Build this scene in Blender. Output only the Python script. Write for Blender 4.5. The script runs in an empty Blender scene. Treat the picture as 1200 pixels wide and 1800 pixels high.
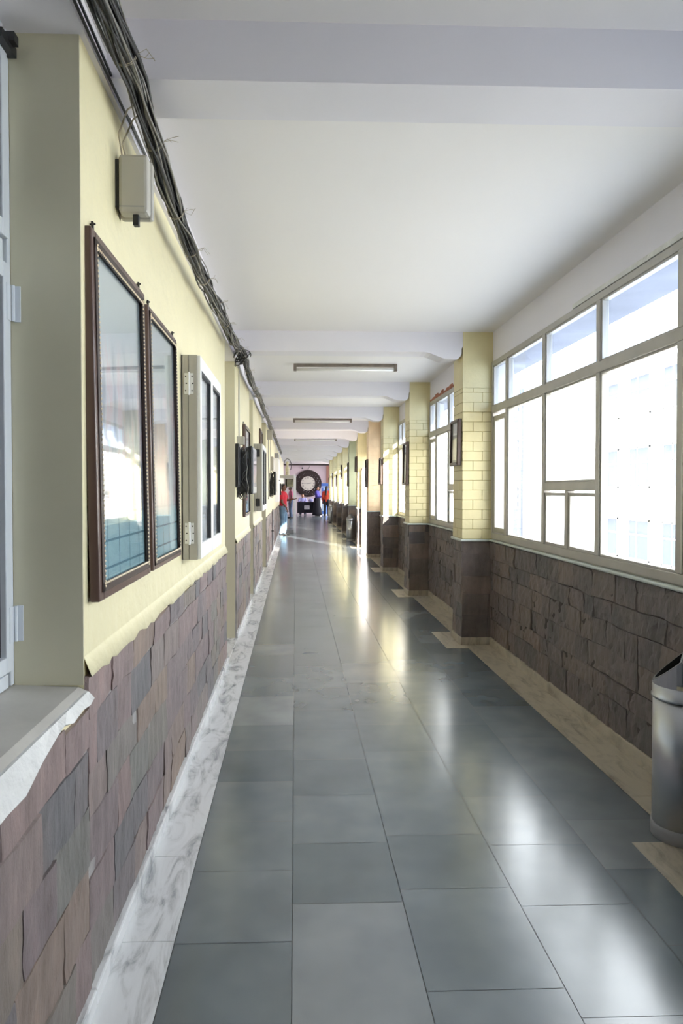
import bpy, math, random
from mathutils import Vector, Matrix, noise
PI = math.pi
C = bpy.context.scene.collection
S = bpy.context.scene

# ------------------------------------------------------------------ camera, sky, sun, exposure
cam_d = bpy.data.cameras.new('camera'); cam = bpy.data.objects.new('camera', cam_d); C.objects.link(cam)
cam_d.sensor_fit = 'HORIZONTAL'; cam_d.sensor_width = 24; cam_d.lens = 24
cam_d.clip_start = .02; cam_d.clip_end = 500
cam.location = (0, 0, 1.5)
cam.rotation_euler = (PI / 2 - math.atan(25 / 1200), 0, -math.atan(40 / 1200))
cam_d.shift_x = 41 / 1200; cam_d.shift_y = -15 / 1200
S.camera = cam

W = bpy.data.worlds.new('sky'); S.world = W; W.use_nodes = True
bg = W.node_tree.nodes['Background']
bg.inputs[0].default_value = (.935, .955, 1.0, 1); bg.inputs[1].default_value = 5.6

sd = bpy.data.lights.new('sun', 'SUN'); sun = bpy.data.objects.new('sun', sd); C.objects.link(sun)
sd.energy = 19; sd.angle = math.radians(1.2); sd.color = (1, .93, .82)
sun.rotation_euler = Vector((-1, 2.6, -.80)).to_track_quat('-Z', 'Y').to_euler()

S.view_settings.view_transform = 'Standard'; S.view_settings.look = 'None'
S.view_settings.gamma = 1; S.view_settings.use_curve_mapping = False
S.view_settings.exposure = .80
cy = S.cycles
cy.max_bounces = 12; cy.diffuse_bounces = 7; cy.glossy_bounces = 4; cy.transparent_max_bounces = 16
cy.sample_clamp_indirect = 8; cy.caustics_reflective = False; cy.caustics_refractive = False
cy.use_denoising = True

# dimensions shared by everything
LX, RX, CZ = -.605, 1.89, 3.0        # side wall faces and the ceiling
PY = [2.22, 6.5, 9.55, 12.4, 14.95, 17.55, 20.3, 23.2, 26.1, 29.0, 31.9]   # pillar front faces
PX, PD = 1.60, .38                   # pillar face towards the corridor, pillar depth
YB, YE, YL = -5.0, 33.0, 41.0        # back wall, corridor end, lobby end wall

def portal(name, loc, rot, sx, sy):
    d = bpy.data.lights.new(name, 'AREA'); d.shape = 'RECTANGLE'; d.size = sx; d.size_y = sy
    o = bpy.data.objects.new(name, d); C.objects.link(o); o.location = loc; o.rotation_euler = rot
    d.cycles.is_portal = True
portal('window_portal', (2.12, 14, 1.9), (0, PI / 2, 0), 1.9, 38)
portal('lobby_portal', (4.3, 37, 1.5), (0, PI / 2, 0), 3, 8)

# ------------------------------------------------------------------ materials
def mat(name, col, rough=.6, metal=0, spec=.5, bump=None, var=None, coat=0, emit=None):
    m = bpy.data.materials.new(name); m.use_nodes = True
    nt = m.node_tree; p = nt.nodes['Principled BSDF']
    p.inputs['Base Color'].default_value = (*col, 1); p.inputs['Roughness'].default_value = rough
    p.inputs['Metallic'].default_value = metal; p.inputs['Specular IOR Level'].default_value = spec
    p.inputs['Coat Weight'].default_value = coat
    tc = nt.nodes.new('ShaderNodeTexCoord')
    if var:                      # (scale, amount, stretch)
        n = nt.nodes.new('ShaderNodeTexNoise'); n.inputs['Scale'].default_value = var[0]; n.inputs['Detail'].default_value = 5
        mp = nt.nodes.new('ShaderNodeMapping'); mp.inputs['Scale'].default_value = var[2] if len(var) > 2 else (1, 1, 1)
        nt.links.new(tc.outputs['Object'], mp.inputs[0]); nt.links.new(mp.outputs[0], n.inputs[0])
        r = nt.nodes.new('ShaderNodeValToRGB')
        r.color_ramp.elements[0].position = .3; r.color_ramp.elements[1].position = .7
        a = var[1]
        r.color_ramp.elements[0].color = (*[c * (1 - a) for c in col], 1)
        r.color_ramp.elements[1].color = (*[min(1, c * (1 + a)) for c in col], 1)
        nt.links.new(n.outputs[0], r.inputs[0]); nt.links.new(r.outputs[0], p.inputs['Base Color'])
    if bump:                     # (scale, strength, distance)
        n = nt.nodes.new('ShaderNodeTexNoise'); n.inputs['Scale'].default_value = bump[0]; n.inputs['Detail'].default_value = 4
        mp = nt.nodes.new('ShaderNodeMapping'); mp.inputs['Scale'].default_value = bump[3] if len(bump) > 3 else (1, 1, 1)
        nt.links.new(tc.outputs['Object'], mp.inputs[0]); nt.links.new(mp.outputs[0], n.inputs[0])
        b = nt.nodes.new('ShaderNodeBump'); b.inputs['Strength'].default_value = bump[1]; b.inputs['Distance'].default_value = bump[2]
        nt.links.new(n.outputs[0], b.inputs['Height']); nt.links.new(b.outputs[0], p.inputs['Normal'])
    return m

def ramp(nt, stops):
    r = nt.nodes.new('ShaderNodeValToRGB'); e = r.color_ramp.elements
    while len(e) < len(stops): e.new(.5)
    for k, (pos, c) in enumerate(stops): e[k].position = pos; e[k].color = (*c, 1)
    return r

def mixc(nt, kind, f, a, b):
    m = nt.nodes.new('ShaderNodeMix'); m.data_type = 'RGBA'; m.blend_type = kind
    if isinstance(f, float): m.inputs[0].default_value = f
    else: nt.links.new(f, m.inputs[0])
    for s, v in ((6, a), (7, b)):
        if isinstance(v, tuple): m.inputs[s].default_value = v
        else: nt.links.new(v, m.inputs[s])
    return m.outputs[2]

def stone_mat(name, stops, rough, streak=.35, spec=.4):
    m = mat(name, (.2, .2, .2), rough, spec=spec); nt = m.node_tree; p = nt.nodes['Principled BSDF']
    at = nt.nodes.new('ShaderNodeAttribute'); at.attribute_name = 'tone'
    r = ramp(nt, stops); nt.links.new(at.outputs['Fac'], r.inputs[0])
    tc = nt.nodes.new('ShaderNodeTexCoord'); mp = nt.nodes.new('ShaderNodeMapping'); mp.inputs['Scale'].default_value = (6, 13, 3)
    nt.links.new(tc.outputs['Object'], mp.inputs[0])
    n = nt.nodes.new('ShaderNodeTexNoise'); n.inputs['Scale'].default_value = 1.6; n.inputs['Detail'].default_value = 7; n.inputs['Roughness'].default_value = .65
    nt.links.new(mp.outputs[0], n.inputs[0])
    rr = ramp(nt, [(.25, (1 - streak,) * 3), (.55, (1, 1, 1)), (.8, (1 + streak, 1 + streak * .8, 1 + streak * .7))])
    nt.links.new(n.outputs[0], rr.inputs[0])
    out = mixc(nt, 'MULTIPLY', 1.0, r.outputs[0], rr.outputs[0])
    n2 = nt.nodes.new('ShaderNodeTexNoise'); n2.inputs['Scale'].default_value = 4.5; n2.inputs['Detail'].default_value = 5
    nt.links.new(tc.outputs['Object'], n2.inputs[0])
    r2 = ramp(nt, [(.45, (0, 0, 0)), (.75, (1, 1, 1))]); nt.links.new(n2.outputs[0], r2.inputs[0])
    out = mixc(nt, 'MIX', mixc(nt, 'MULTIPLY', 1.0, r2.outputs[0], (.38, .38, .38, 1)), out, stops[-1][1] + (1,))
    nt.links.new(out, p.inputs['Base Color'])
    n3 = nt.nodes.new('ShaderNodeTexNoise'); n3.inputs['Scale'].default_value = 3.0; n3.inputs['Detail'].default_value = 9; n3.inputs['Roughness'].default_value = .7
    nt.links.new(mp.outputs[0], n3.inputs[0])
    b = nt.nodes.new('ShaderNodeBump'); b.inputs['Strength'].default_value = .65; b.inputs['Distance'].default_value = .02
    nt.links.new(n3.outputs[0], b.inputs['Height']); nt.links.new(b.outputs[0], p.inputs['Normal'])
    return m

def slate_mat():
    m = mat('polished_slate', (.14, .16, .165), .16); nt = m.node_tree; p = nt.nodes['Principled BSDF']; p.inputs['IOR'].default_value = 2.0
    at = nt.nodes.new('ShaderNodeAttribute'); at.attribute_name = 'tone'
    r = ramp(nt, [(0, (.084, .110, .128)), (.5, (.122, .148, .166)), (1, (.182, .203, .218))]); nt.links.new(at.outputs['Fac'], r.inputs[0])
    tc = nt.nodes.new('ShaderNodeTexCoord')
    n = nt.nodes.new('ShaderNodeTexNoise'); n.inputs['Scale'].default_value = 3.5; n.inputs['Detail'].default_value = 2.5; n.inputs['Roughness'].default_value = .5
    nt.links.new(tc.outputs['Object'], n.inputs[0])
    rr = ramp(nt, [(.3, (.82, .84, .85)), (.7, (1.15, 1.13, 1.1))]); nt.links.new(n.outputs[0], rr.inputs[0])
    nt.links.new(mixc(nt, 'MULTIPLY', 1.0, r.outputs[0], rr.outputs[0]), p.inputs['Base Color'])
    n4 = nt.nodes.new('ShaderNodeTexNoise'); n4.inputs['Scale'].default_value = 1.7; n4.inputs['Detail'].default_value = 3
    nt.links.new(tc.outputs['Object'], n4.inputs[0])
    mr = nt.nodes.new('ShaderNodeMapRange'); mr.inputs['From Min'].default_value = .1; mr.inputs['From Max'].default_value = .9
    mr.inputs['To Min'].default_value = .15; mr.inputs['To Max'].default_value = .25
    nt.links.new(n4.outputs[0], mr.inputs[0]); nt.links.new(mr.outputs[0], p.inputs['Roughness'])
    return m

def marble_mat(name, base, vein, rough=.25):
    m = mat(name, base, rough); nt = m.node_tree; p = nt.nodes['Principled BSDF']
    tc = nt.nodes.new('ShaderNodeTexCoord'); mp = nt.nodes.new('ShaderNodeMapping')
    mp.inputs['Rotation'].default_value = (0, 0, .7); mp.inputs['Scale'].default_value = (9, 2.6, 4)
    nt.links.new(tc.outputs['Object'], mp.inputs[0])
    n = nt.nodes.new('ShaderNodeTexNoise'); n.inputs['Scale'].default_value = 1.3; n.inputs['Detail'].default_value = 8; n.inputs['Roughness'].default_value = .62; n.inputs['Distortion'].default_value = 1.2
    nt.links.new(mp.outputs[0], n.inputs[0])
    r = ramp(nt, [(.3, vein), (.43, tuple(b * .82 for b in base)), (.52, base), (.75, tuple(min(1, b * 1.08) for b in base))])
    nt.links.new(n.outputs[0], r.inputs[0]); nt.links.new(r.outputs[0], p.inputs['Base Color'])
    return m

def glass_mat(name, tint=(.96, .98, .98), refl=1.0, base=.035):
    m = bpy.data.materials.new(name); m.use_nodes = True; nt = m.node_tree
    for n in list(nt.nodes): nt.nodes.remove(n)
    o = nt.nodes.new('ShaderNodeOutputMaterial'); mx = nt.nodes.new('ShaderNodeMixShader')
    t = nt.nodes.new('ShaderNodeBsdfTransparent'); t.inputs[0].default_value = (*tint, 1)
    g = nt.nodes.new('ShaderNodeBsdfGlossy'); g.inputs['Roughness'].default_value = .03; g.inputs[0].default_value = (refl, refl, refl, 1)
    lw_ = nt.nodes.new('ShaderNodeLayerWeight'); pw = nt.nodes.new('ShaderNodeMath'); pw.operation = 'POWER'; pw.inputs[1].default_value = 5
    f = nt.nodes.new('ShaderNodeMath'); f.operation = 'MULTIPLY_ADD'; f.inputs[1].default_value = .7; f.inputs[2].default_value = base
    nt.links.new(lw_.outputs['Facing'], pw.inputs[0]); nt.links.new(pw.outputs[0], f.inputs[0])
    nt.links.new(f.outputs[0], mx.inputs[0]); nt.links.new(t.outputs[0], mx.inputs[1]); nt.links.new(g.outputs[0], mx.inputs[2])
    nt.links.new(mx.outputs[0], o.inputs[0])
    return m

def frosted_mat():
    m = bpy.data.materials.new('added_frosted_glass'); m.use_nodes = True; nt = m.node_tree
    p = nt.nodes['Principled BSDF']; o = nt.nodes['Material Output']
    p.inputs['Base Color'].default_value = (.8, .8, .8, 1); p.inputs['Roughness'].default_value = .3
    t = nt.nodes.new('ShaderNodeBsdfTranslucent'); t.inputs[0].default_value = (.85, .87, .9, 1)
    mx = nt.nodes.new('ShaderNodeMixShader'); mx.inputs[0].default_value = .75
    nt.links.new(p.outputs[0], mx.inputs[1]); nt.links.new(t.outputs[0], mx.inputs[2]); nt.links.new(mx.outputs[0], o.inputs[0])
    return m

def painting_mat(name, seed, tile=True):
    m = mat(name, (.6, .6, .6), .12, spec=.5, coat=.6); nt = m.node_tree; p = nt.nodes['Principled BSDF']
    tc = nt.nodes.new('ShaderNodeTexCoord')
    mp = nt.nodes.new('ShaderNodeMapping'); mp.inputs['Location'].default_value = (0, seed, seed * .3); mp.inputs['Scale'].default_value = (1, 9, 3.0)
    nt.links.new(tc.outputs['Object'], mp.inputs[0])
    n = nt.nodes.new('ShaderNodeTexNoise'); n.inputs['Scale'].default_value = 1.5; n.inputs['Detail'].default_value = 6
    nt.links.new(mp.outputs[0], n.inputs[0])
    r = ramp(nt, [(.25, (.20, .22, .30)), (.40, (.45, .46, .54)), (.5, (.72, .70, .74)), (.58, (.80, .55, .60)), (.66, (.70, .76, .78)), (.8, (.80, .78, .68))])
    nt.links.new(n.outputs[0], r.inputs[0])
    sx = nt.nodes.new('ShaderNodeSeparateXYZ'); nt.links.new(tc.outputs['Object'], sx.inputs[0])
    def step(lo, hi):
        q = nt.nodes.new('ShaderNodeMapRange'); q.inputs['From Min'].default_value = lo; q.inputs['From Max'].default_value = hi
        nt.links.new(sx.outputs[2], q.inputs[0]); return q.outputs[0]
    br = nt.nodes.new('ShaderNodeTexBrick'); br.offset = 0; br.inputs['Scale'].default_value = 1
    br.inputs['Brick Width'].default_value = .14; br.inputs['Row Height'].default_value = .085; br.inputs['Mortar Size'].default_value = .004
    br.inputs['Color1'].default_value = (.50, .76, .84, 1); br.inputs['Color2'].default_value = (.54, .78, .86, 1); br.inputs['Mortar'].default_value = (.14, .32, .42, 1)
    mp2 = nt.nodes.new('ShaderNodeMapping'); mp2.inputs['Rotation'].default_value = (PI / 2, 0, PI / 2)
    cb = nt.nodes.new('ShaderNodeCombineXYZ'); nt.links.new(sx.outputs[1], cb.inputs[0]); nt.links.new(sx.outputs[2], cb.inputs[1])
    nt.links.new(cb.outputs[0], br.inputs[0])
    out = mixc(nt, 'MIX', step(.23, .27), br.outputs[0], r.outputs[0])      # blue tiled floor below, figures above
    out = mixc(nt, 'MIX', step(.72, .85), out, (.50, .56, .60, 1))          # pale wall above
    nt.links.new(out, p.inputs['Base Color'])
    return m

M = dict(
    yellow=mat('yellow_wall_paint', (.80, .73, .47), .42, bump=(14, .35, .02), var=(2.2, .04)),
    reveal=mat('shaded_reveal_paint', (.66, .62, .46), .45, bump=(9, .2, .01), var=(1.5, .06)),  # wall paint made duller to carry the shade on the reveals
    white=mat('white_ceiling_paint', (.81, .785, .785), .7, bump=(3, .15, .02)),
    beam=mat('white_beam_paint', (.76, .74, .79), .6, bump=(5, .15, .02)),
    plaster=mat('rough_plaster', (.70, .70, .68), .8, bump=(22, .6, .02), var=(7, .12)),
    sill=mat('sill_cement', (.50, .48, .44), .6, bump=(8, .3, .01), var=(4, .12)),
    brickp=mat('painted_brick', (.70, .62, .36), .45, bump=(40, .3, .006), var=(3, .08)),
    brickpeach=mat('peach_painted_brick', (.85, .66, .43), .45, bump=(40, .3, .006), var=(3, .08)),
    brickgreen=mat('green_painted_brick', (.50, .53, .34), .45, bump=(40, .3, .006), var=(3, .08)),
    joint=mat('brick_joint', (.46, .38, .17), .7),
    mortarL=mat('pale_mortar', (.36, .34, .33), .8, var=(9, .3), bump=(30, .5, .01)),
    mortarR=mat('shaded_mortar', (.06, .05, .045), .8, var=(9, .3)),  # joints darkened: shading on the window side is put into the colour
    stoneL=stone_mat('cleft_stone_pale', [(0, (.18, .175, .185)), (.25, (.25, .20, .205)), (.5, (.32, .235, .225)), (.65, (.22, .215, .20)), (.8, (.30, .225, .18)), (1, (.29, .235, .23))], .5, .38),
    stoneR=stone_mat('cleft_stone_shaded', [(0, (.12, .11, .112)), (.5, (.185, .152, .146)), (.85, (.21, .17, .15)), (1, (.26, .195, .165))], .42, .35),  # same stone as on the picture side, darkened to carry its backlit shade
    slate=slate_mat(),
    slatejoint=mat('floor_joint', (.05, .055, .06), .6),
    marble=marble_mat('white_marble', (.66, .67, .68), (.24, .25, .27)),
    cream=marble_mat('cream_marble', (.46, .41, .33), (.24, .20, .15), .35),
    teal=mat('pale_marble_ledge', (.55, .60, .57), .3, var=(6, .1)),
    alu=mat('window_aluminium', (.45, .43, .39), .38, metal=.35, var=(8, .06)),
    alulight=mat('pale_aluminium', (.80, .80, .79), .38),
    aluwhite=mat('white_powder_coat', (.74, .78, .83), .4),
    steel=mat('brushed_steel', (.42, .43, .45), .30, metal=1, bump=(60, .1, .002, (1, 1, .02))),
    rubber=mat('black_rubber', (.02, .02, .022), .5),
    black=mat('black_plastic', (.018, .018, .02), .35),
    blackcloth=mat('black_cloth', (.012, .012, .02), .85),
    brown=mat('brown_frame_wood', (.105, .062, .050), .32, var=(30, .12, (1, 1, .1))),
    darkbrown=mat('dark_frame_edge', (.035, .018, .012), .5),
    bead=mat('cream_beading', (.62, .52, .36), .35, metal=.3),
    glass=glass_mat('window_glass'),
    frosted=frosted_mat(),
    picglass=glass_mat('picture_glazing', base=.07),
    tintglass=glass_mat('blue_tinted_upper_glass', (.80, .87, .97)),  # upper panes tinted faintly blue
    darkglass=mat('dark_window_glass', (.01, .012, .015), .05, spec=.6),
    dark=mat('dark_room', (.02, .02, .02), .9),
    beige=mat('beige_plastic', (.47, .45, .40), .45, var=(5, .05)),
    cable=mat('grey_cable', (.036, .034, .032), .5),
    cablelight=mat('pale_cable', (.24, .225, .20), .5),
    cablewhite=mat('white_conduit', (.70, .70, .68), .45),
    tie=mat('twine_tie', (.45, .40, .30), .7),
    fixture=mat('dusty_batten_housing', (.20, .165, .14), .5, var=(12, .2)),
    tube=mat('unlit_tube_glass', (.88, .87, .85), .2),
    screen=mat('pale_screen', (.42, .42, .52), .12, coat=.5),
    skin=mat('brown_skin', (.17, .075, .045), .5),
    skinl=mat('light_brown_skin', (.42, .22, .14), .5),
    hair=mat('black_hair', (.01, .008, .008), .5),
    red=mat('red_shirt', (.72, .025, .05), .8),
    orange=mat('orange_red_kurta', (.55, .06, .025), .8),
    jeans=mat('light_blue_jeans', (.20, .32, .46), .85, var=(9, .2)),
    jeansd=mat('dark_blue_jeans', (.06, .09, .17), .85),
    pink=mat('pink_shirt', (.50, .10, .20), .8),
    lav=mat('lavender_cloth', (.42, .42, .74), .8),
    navy=mat('royal_blue_cloth', (.07, .06, .35), .8),
    bluebanner=mat('blue_banner_print', (.05, .13, .42), .5),
    palebanner=mat('pale_banner_print', (.38, .50, .62), .5),
    endwall=mat('pink_white_wall_paint', (.74, .62, .66), .6),
    peachwall=mat('peach_wall_paint', (.80, .42, .30), .6),
    ringbrown=mat('carved_dark_wood', (.030, .014, .013), .4, bump=(25, .6, .01)),
    clockface=mat('ivory_dial', (.74, .70, .62), .4),
    paper=mat('white_paper', (.72, .72, .76), .6),
    facade=mat('white_facade_plaster', (.80, .80, .80), .8),
    facadeglass=mat('facade_window_glass', (.14, .16, .21), .5, spec=.1),
    ground=mat('pale_concrete_yard', (.55, .54, .50), .9, var=(.3, .08)),
    shade=mat('weathered_concrete', (.26, .27, .32), .85, var=(3, .15)),
    rawbrick=mat('exposed_red_brick', (.34, .13, .08), .85, var=(20, .4), bump=(30, .8, .01)),
    poster=mat('landscape_poster_print', (.20, .19, .13), .5, var=(6, .7)),
    grey=mat('grey_sheet_metal', (.30, .30, .31), .5),
    doorwhite=mat('white_door_laminate', (.80, .80, .82), .5),
    doorbrown=mat('brown_door_veneer', (.16, .09, .05), .5, var=(12, .15, (8, 8, .5))),
    ornament=mat('cream_ornament', (.66, .60, .42), .5, var=(14, .25)),
)

# ------------------------------------------------------------------ mesh helpers
class MB:
    def __init__(s): s.v = []; s.f = []; s.t = []
    def add(s, vs, fs, t=.5):
        n = len(s.v); s.v += [tuple(q) for q in vs]; s.f += [tuple(i + n for i in f) for f in fs]; s.t += [t] * len(fs); return s
    def box(s, x0, x1, y0, y1, z0, z1, t=.5, mtx=None):
        vs = [Vector(p) for p in ((x0, y0, z0), (x1, y0, z0), (x1, y1, z0), (x0, y1, z0), (x0, y0, z1), (x1, y0, z1), (x1, y1, z1), (x0, y1, z1))]
        if mtx: vs = [mtx @ p for p in vs]
        return s.add(vs, [(3, 2, 1, 0), (4, 5, 6, 7), (0, 1, 5, 4), (1, 2, 6, 5), (2, 3, 7, 6), (3, 0, 4, 7)], t)
    def prism(s, pts, h0, h1, axis='y'):      # closed outline extruded along an axis
        n = len(pts)
        def P(a, b, h): return {'y': (a, h, b), 'x': (h, a, b), 'z': (a, b, h)}[axis]
        vs = [P(a, b, h0) for a, b in pts] + [P(a, b, h1) for a, b in pts]
        fs = [tuple(range(n)), tuple(range(2 * n - 1, n - 1, -1))] + [(i, i + n, (i + 1) % n + n, (i + 1) % n) for i in range(n)]
        return s.add(vs, fs)
    def tube(s, pts, r, n=6, cap=True):
        pts = [Vector(p) for p in pts]; rings = []
        up = Vector((0, 0, 1)); a = None
        for i, p in enumerate(pts):
            d = (pts[min(i + 1, len(pts) - 1)] - pts[max(i - 1, 0)]).normalized()
            if a is not None: a = a - d * a.dot(d)
            if a is None or a.length < .05: a = d.cross(up if abs(d.z) < .9 else Vector((1, 0, 0)))
            a = a.normalized(); b = d.cross(a)
            rr = r[i] if isinstance(r, (list, tuple)) else r
            rings += [p + (a * math.cos(2 * PI * k / n) + b * math.sin(2 * PI * k / n)) * rr for k in range(n)]
        m = len(pts)
        fs = [(i * n + k, i * n + (k + 1) % n, (i + 1) * n + (k + 1) % n, (i + 1) * n + k) for i in range(m - 1) for k in range(n)]
        if cap: fs += [tuple(range(n - 1, -1, -1)), tuple(range((m - 1) * n, m * n))]
        return s.add(rings, fs)
    def lathe(s, prof, cx=0, cyy=0, n=32, cap=True):
        vs = [(cx + r * math.cos(2 * PI * k / n), cyy + r * math.sin(2 * PI * k / n), z) for r, z in prof for k in range(n)]
        m = len(prof)
        fs = [(i * n + k, i * n + (k + 1) % n, (i + 1) * n + (k + 1) % n, (i + 1) * n + k) for i in range(m - 1) for k in range(n)]
        if cap: fs += [tuple(range(n - 1, -1, -1)), tuple(range((m - 1) * n, m * n))]
        return s.add(vs, fs)
    def ball(s, c, r, n=12, m=8):
        c = Vector(c); r = Vector(r) if isinstance(r, (tuple, list)) else Vector((r, r, r))
        vs = [c + Vector((0, 0, r.z))]
        for i in range(1, m):
            th = PI * i / m
            vs += [c + Vector((r.x * math.sin(th) * math.cos(2 * PI * k / n), r.y * math.sin(th) * math.sin(2 * PI * k / n), r.z * math.cos(th))) for k in range(n)]
        vs.append(c - Vector((0, 0, r.z))); L = len(vs) - 1
        fs = [(0, 1 + k, 1 + (k + 1) % n) for k in range(n)]
        for i in range(m - 2):
            fs += [(1 + i * n + k, 1 + (i + 1) * n + k, 1 + (i + 1) * n + (k + 1) % n, 1 + i * n + (k + 1) % n) for k in range(n)]
        fs += [(L, 1 + (m - 2) * n + (k + 1) % n, 1 + (m - 2) * n + k) for k in range(n)]
        return s.add(vs, fs)
    def build(s, name, m, parent=None, smooth=False, bevel=0, kind=None):
        me = bpy.data.meshes.new(name); me.from_pydata([tuple(v) for v in s.v], [], s.f); me.update()
        at = me.attributes.new('tone', 'FLOAT', 'FACE'); at.data.foreach_set('value', s.t)
        me.materials.append(M[m] if isinstance(m, str) else m)
        if smooth: me.polygons.foreach_set('use_smooth', [True] * len(me.polygons))
        o = bpy.data.objects.new(name, me); C.objects.link(o)
        if parent: o.parent = parent
        if bevel:
            b = o.modifiers.new('bevel', 'BEVEL'); b.width = bevel; b.segments = 2; b.limit_method = 'ANGLE'
        if kind: o['kind'] = kind
        return o

def thing(name, label, cat, loc=(0, 0, 0), rz=0, group=None):
    o = bpy.data.objects.new(name, None); C.objects.link(o); o.empty_display_size = .1
    o.location = loc; o.rotation_euler = (0, 0, rz); o['label'] = label; o['category'] = cat
    if group: o['group'] = group
    return o
def struct(name, loc=(0, 0, 0)):
    o = bpy.data.objects.new(name, None); C.objects.link(o); o.location = loc; o['kind'] = 'structure'; o.empty_display_size = .1
    return o
def dup(root, loc, label, rz=None):
    r = root.copy(); C.objects.link(r); r.location = loc; r['label'] = label
    if rz is not None: r.rotation_euler = (0, 0, rz)
    for ch in list(root.children):
        c = ch.copy(); C.objects.link(c); c.parent = r
        for g in ch.children:
            d = g.copy(); C.objects.link(d); d.parent = c
    return r

# cleft stone cladding: P(u, v, d) maps wall coordinates to local space
def clad(mb, back, P, U, V, rnd, course=.152, lo=.15, hi=.36, jag=0., dep=(.010, .026), fine=True, flip=False, gap=.0018, rough=.5):
    v = 0.; wz = rnd.uniform(0, 50); vs = []
    while v < V - .03:
        h = course * rnd.uniform(.82, 1.2)
        if V - v - h < .07: h = V - v
        vs.append((v, h)); v += h
    for ri, (v, h) in enumerate(vs):
        u = -rnd.uniform(0, .15)
        while u < U:
            w = rnd.uniform(lo, hi); u0 = max(0, u); u1 = min(U, u + w); u += w
            if u1 - u0 < .02: continue
            top = v + h + (rnd.uniform(-jag, jag * .4) if ri == len(vs) - 1 else 0)
            g = gap; t = rnd.random(); d = rnd.uniform(*dep)
            nu, nv = (8, 5) if fine else (1, 1)
            j = [rnd.uniform(-.012, .012), rnd.uniform(-.008, .008)]; tx, ty = rnd.uniform(-.0035, .0035), rnd.uniform(-.003, .003)
            pts = []
            for b in range(nv + 1):
                for a in range(nu + 1):
                    fa, fb = a / nu, b / nv
                    uu = u0 + g + (u1 - u0 - 2 * g) * fa + j[0] * (1 - fb) * (1 if u0 > 0 else 0)
                    vv = v + g + (top - v - 2 * g) * fb + j[1] * fa
                    uu = min(max(uu, 0), U)
                    if 0 < vv < V - .01 and (ri or b): vv += .012 * noise.noise(Vector((uu * 3.5, wz, vv * 2)))
                    if 0 < uu < U: uu = min(max(uu + .010 * noise.noise(Vector((uu * 3, wz + 9, vv * 9))), 0), U)
                    dd = d + tx * (fa - .5) * 2 + ty * (fb - .5) * 2 + (.012 * rough * noise.noise(Vector((uu * 20, wz, vv * 17))) + .006 * rough * noise.noise(Vector((uu * 50, wz, vv * 40))) if fine else 0)
                    pts.append(P(uu, vv, max(.004, dd)))
            nn = nu + 1; q = [(b * nn + a, b * nn + a + 1, (b + 1) * nn + a + 1, (b + 1) * nn + a) for b in range(nv) for a in range(nu)]
            # rim down to the wall
            rim = [a for a in range(nn)] + [b * nn + nu for b in range(1, nv + 1)] + [nv * nn + a for a in range(nu - 1, -1, -1)] + [b * nn for b in range(nv - 1, 0, -1)]
            base = []
            for k in rim:
                a, b = k % nn, k // nn
                uu = u0 + (u1 - u0) * a / nu; vv = v + (top - v) * b / nv
                base.append(P(uu, vv, 0))
            off = len(pts); L = len(rim)
            q += [(rim[k], off + k, off + (k + 1) % L, rim[(k + 1) % L]) for k in range(L)]
            if flip: q = [f[::-1] for f in q]
            mb.add(pts + base, q, t)

# ------------------------------------------------------------------ floor
rnd = random.Random(5)
fl = MB().box(-.8, 2.1, YB, YE, -.12, -.002).box(-3.2, 4.3, YE, YL + .2, -.12, -.002).build('floor', 'slatejoint', kind='structure')
sl = MB(); cols = [-.40, -.012, .39, .81, 1.222, 1.63]
special = {0: [(1.0, .5), (1.78, .35), (2.235, .22), (2.66, .55)], 1: [(1.2, .6), (1.75, .5), (2.44, 1.0), (2.86, .08)]}
for c in range(5):
    y = YB + rnd.uniform(0, .4)
    while y < YE:
        ln = rnd.choice([.40, .42, .45, .52, .60, .62]); t = min(1, max(0, rnd.gauss(.45, .22)))
        sp = special.get(c)
        if sp:
            for k in range(len(sp)):
                if y < sp[k][0] < y + ln: ln = sp[k][0] - y if sp[k][0] - y > .1 else ln
                if abs(y - (sp[k - 1][0] if k else -99)) < .001: ln = sp[k][0] - y; t = sp[k][1]
        y1 = min(y + ln, YE)
        g = .0012
        sl.add([(cols[c] + g, y + g, 0), (cols[c + 1] - g, y + g, 0), (cols[c + 1] - g, y1 - g, 0), (cols[c] + g, y1 - g, 0)], [(0, 1, 2, 3)], t)
        y = y1
x = -3.2
while x < 4.2:
    y = YE
    while y < YL: sl.add([(x + .002, y + .002, 0), (x + .598, y + .002, 0), (x + .598, y + .598, 0), (x + .002, y + .598, 0)], [(0, 1, 2, 3)], rnd.uniform(.1, .8)); y += .6
    x += .6
sl.build('slate_slabs', 'slate', fl)

bl = MB(); y = YB
while y < YE:
    ln = rnd.uniform(.42, .78); bl.box(-.58, -.402, y + .0012, min(y + ln, YE) - .0012, -.01, .0015); y += ln
bl.build('trim_1', 'marble', kind='structure')
br = MB(); y = YB
while y < YE:
    ln = rnd.uniform(.5, .9); br.box(1.632, 1.875, y + .001, min(y + ln, YE) - .001, -.01, .0015); y += ln
for p in PY: br.box(1.425, 1.6315, p - .14, p + .60, -.01, .0018)
br.build('trim_2', 'cream', kind='structure')

# ------------------------------------------------------------------ the wall on the picture side
segs = [(1.967, 5.9, -.605), (6.87, 9.02, -.605), (9.78, 12.3, -.605), (13.2, YE, -.57)]
LT = 2.775
wl = MB()
for a, b, x in segs: wl.box(-1.0, x, a, b, 0, LT)
wl.box(-1.0, -.605, YB, 1.967, 0, .90)                       # below the recessed window
wl.box(-1.0, -.605, YB, -2.2, .90, LT)
wall_l = wl.build('wall_left', 'yellow', kind='structure')
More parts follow.
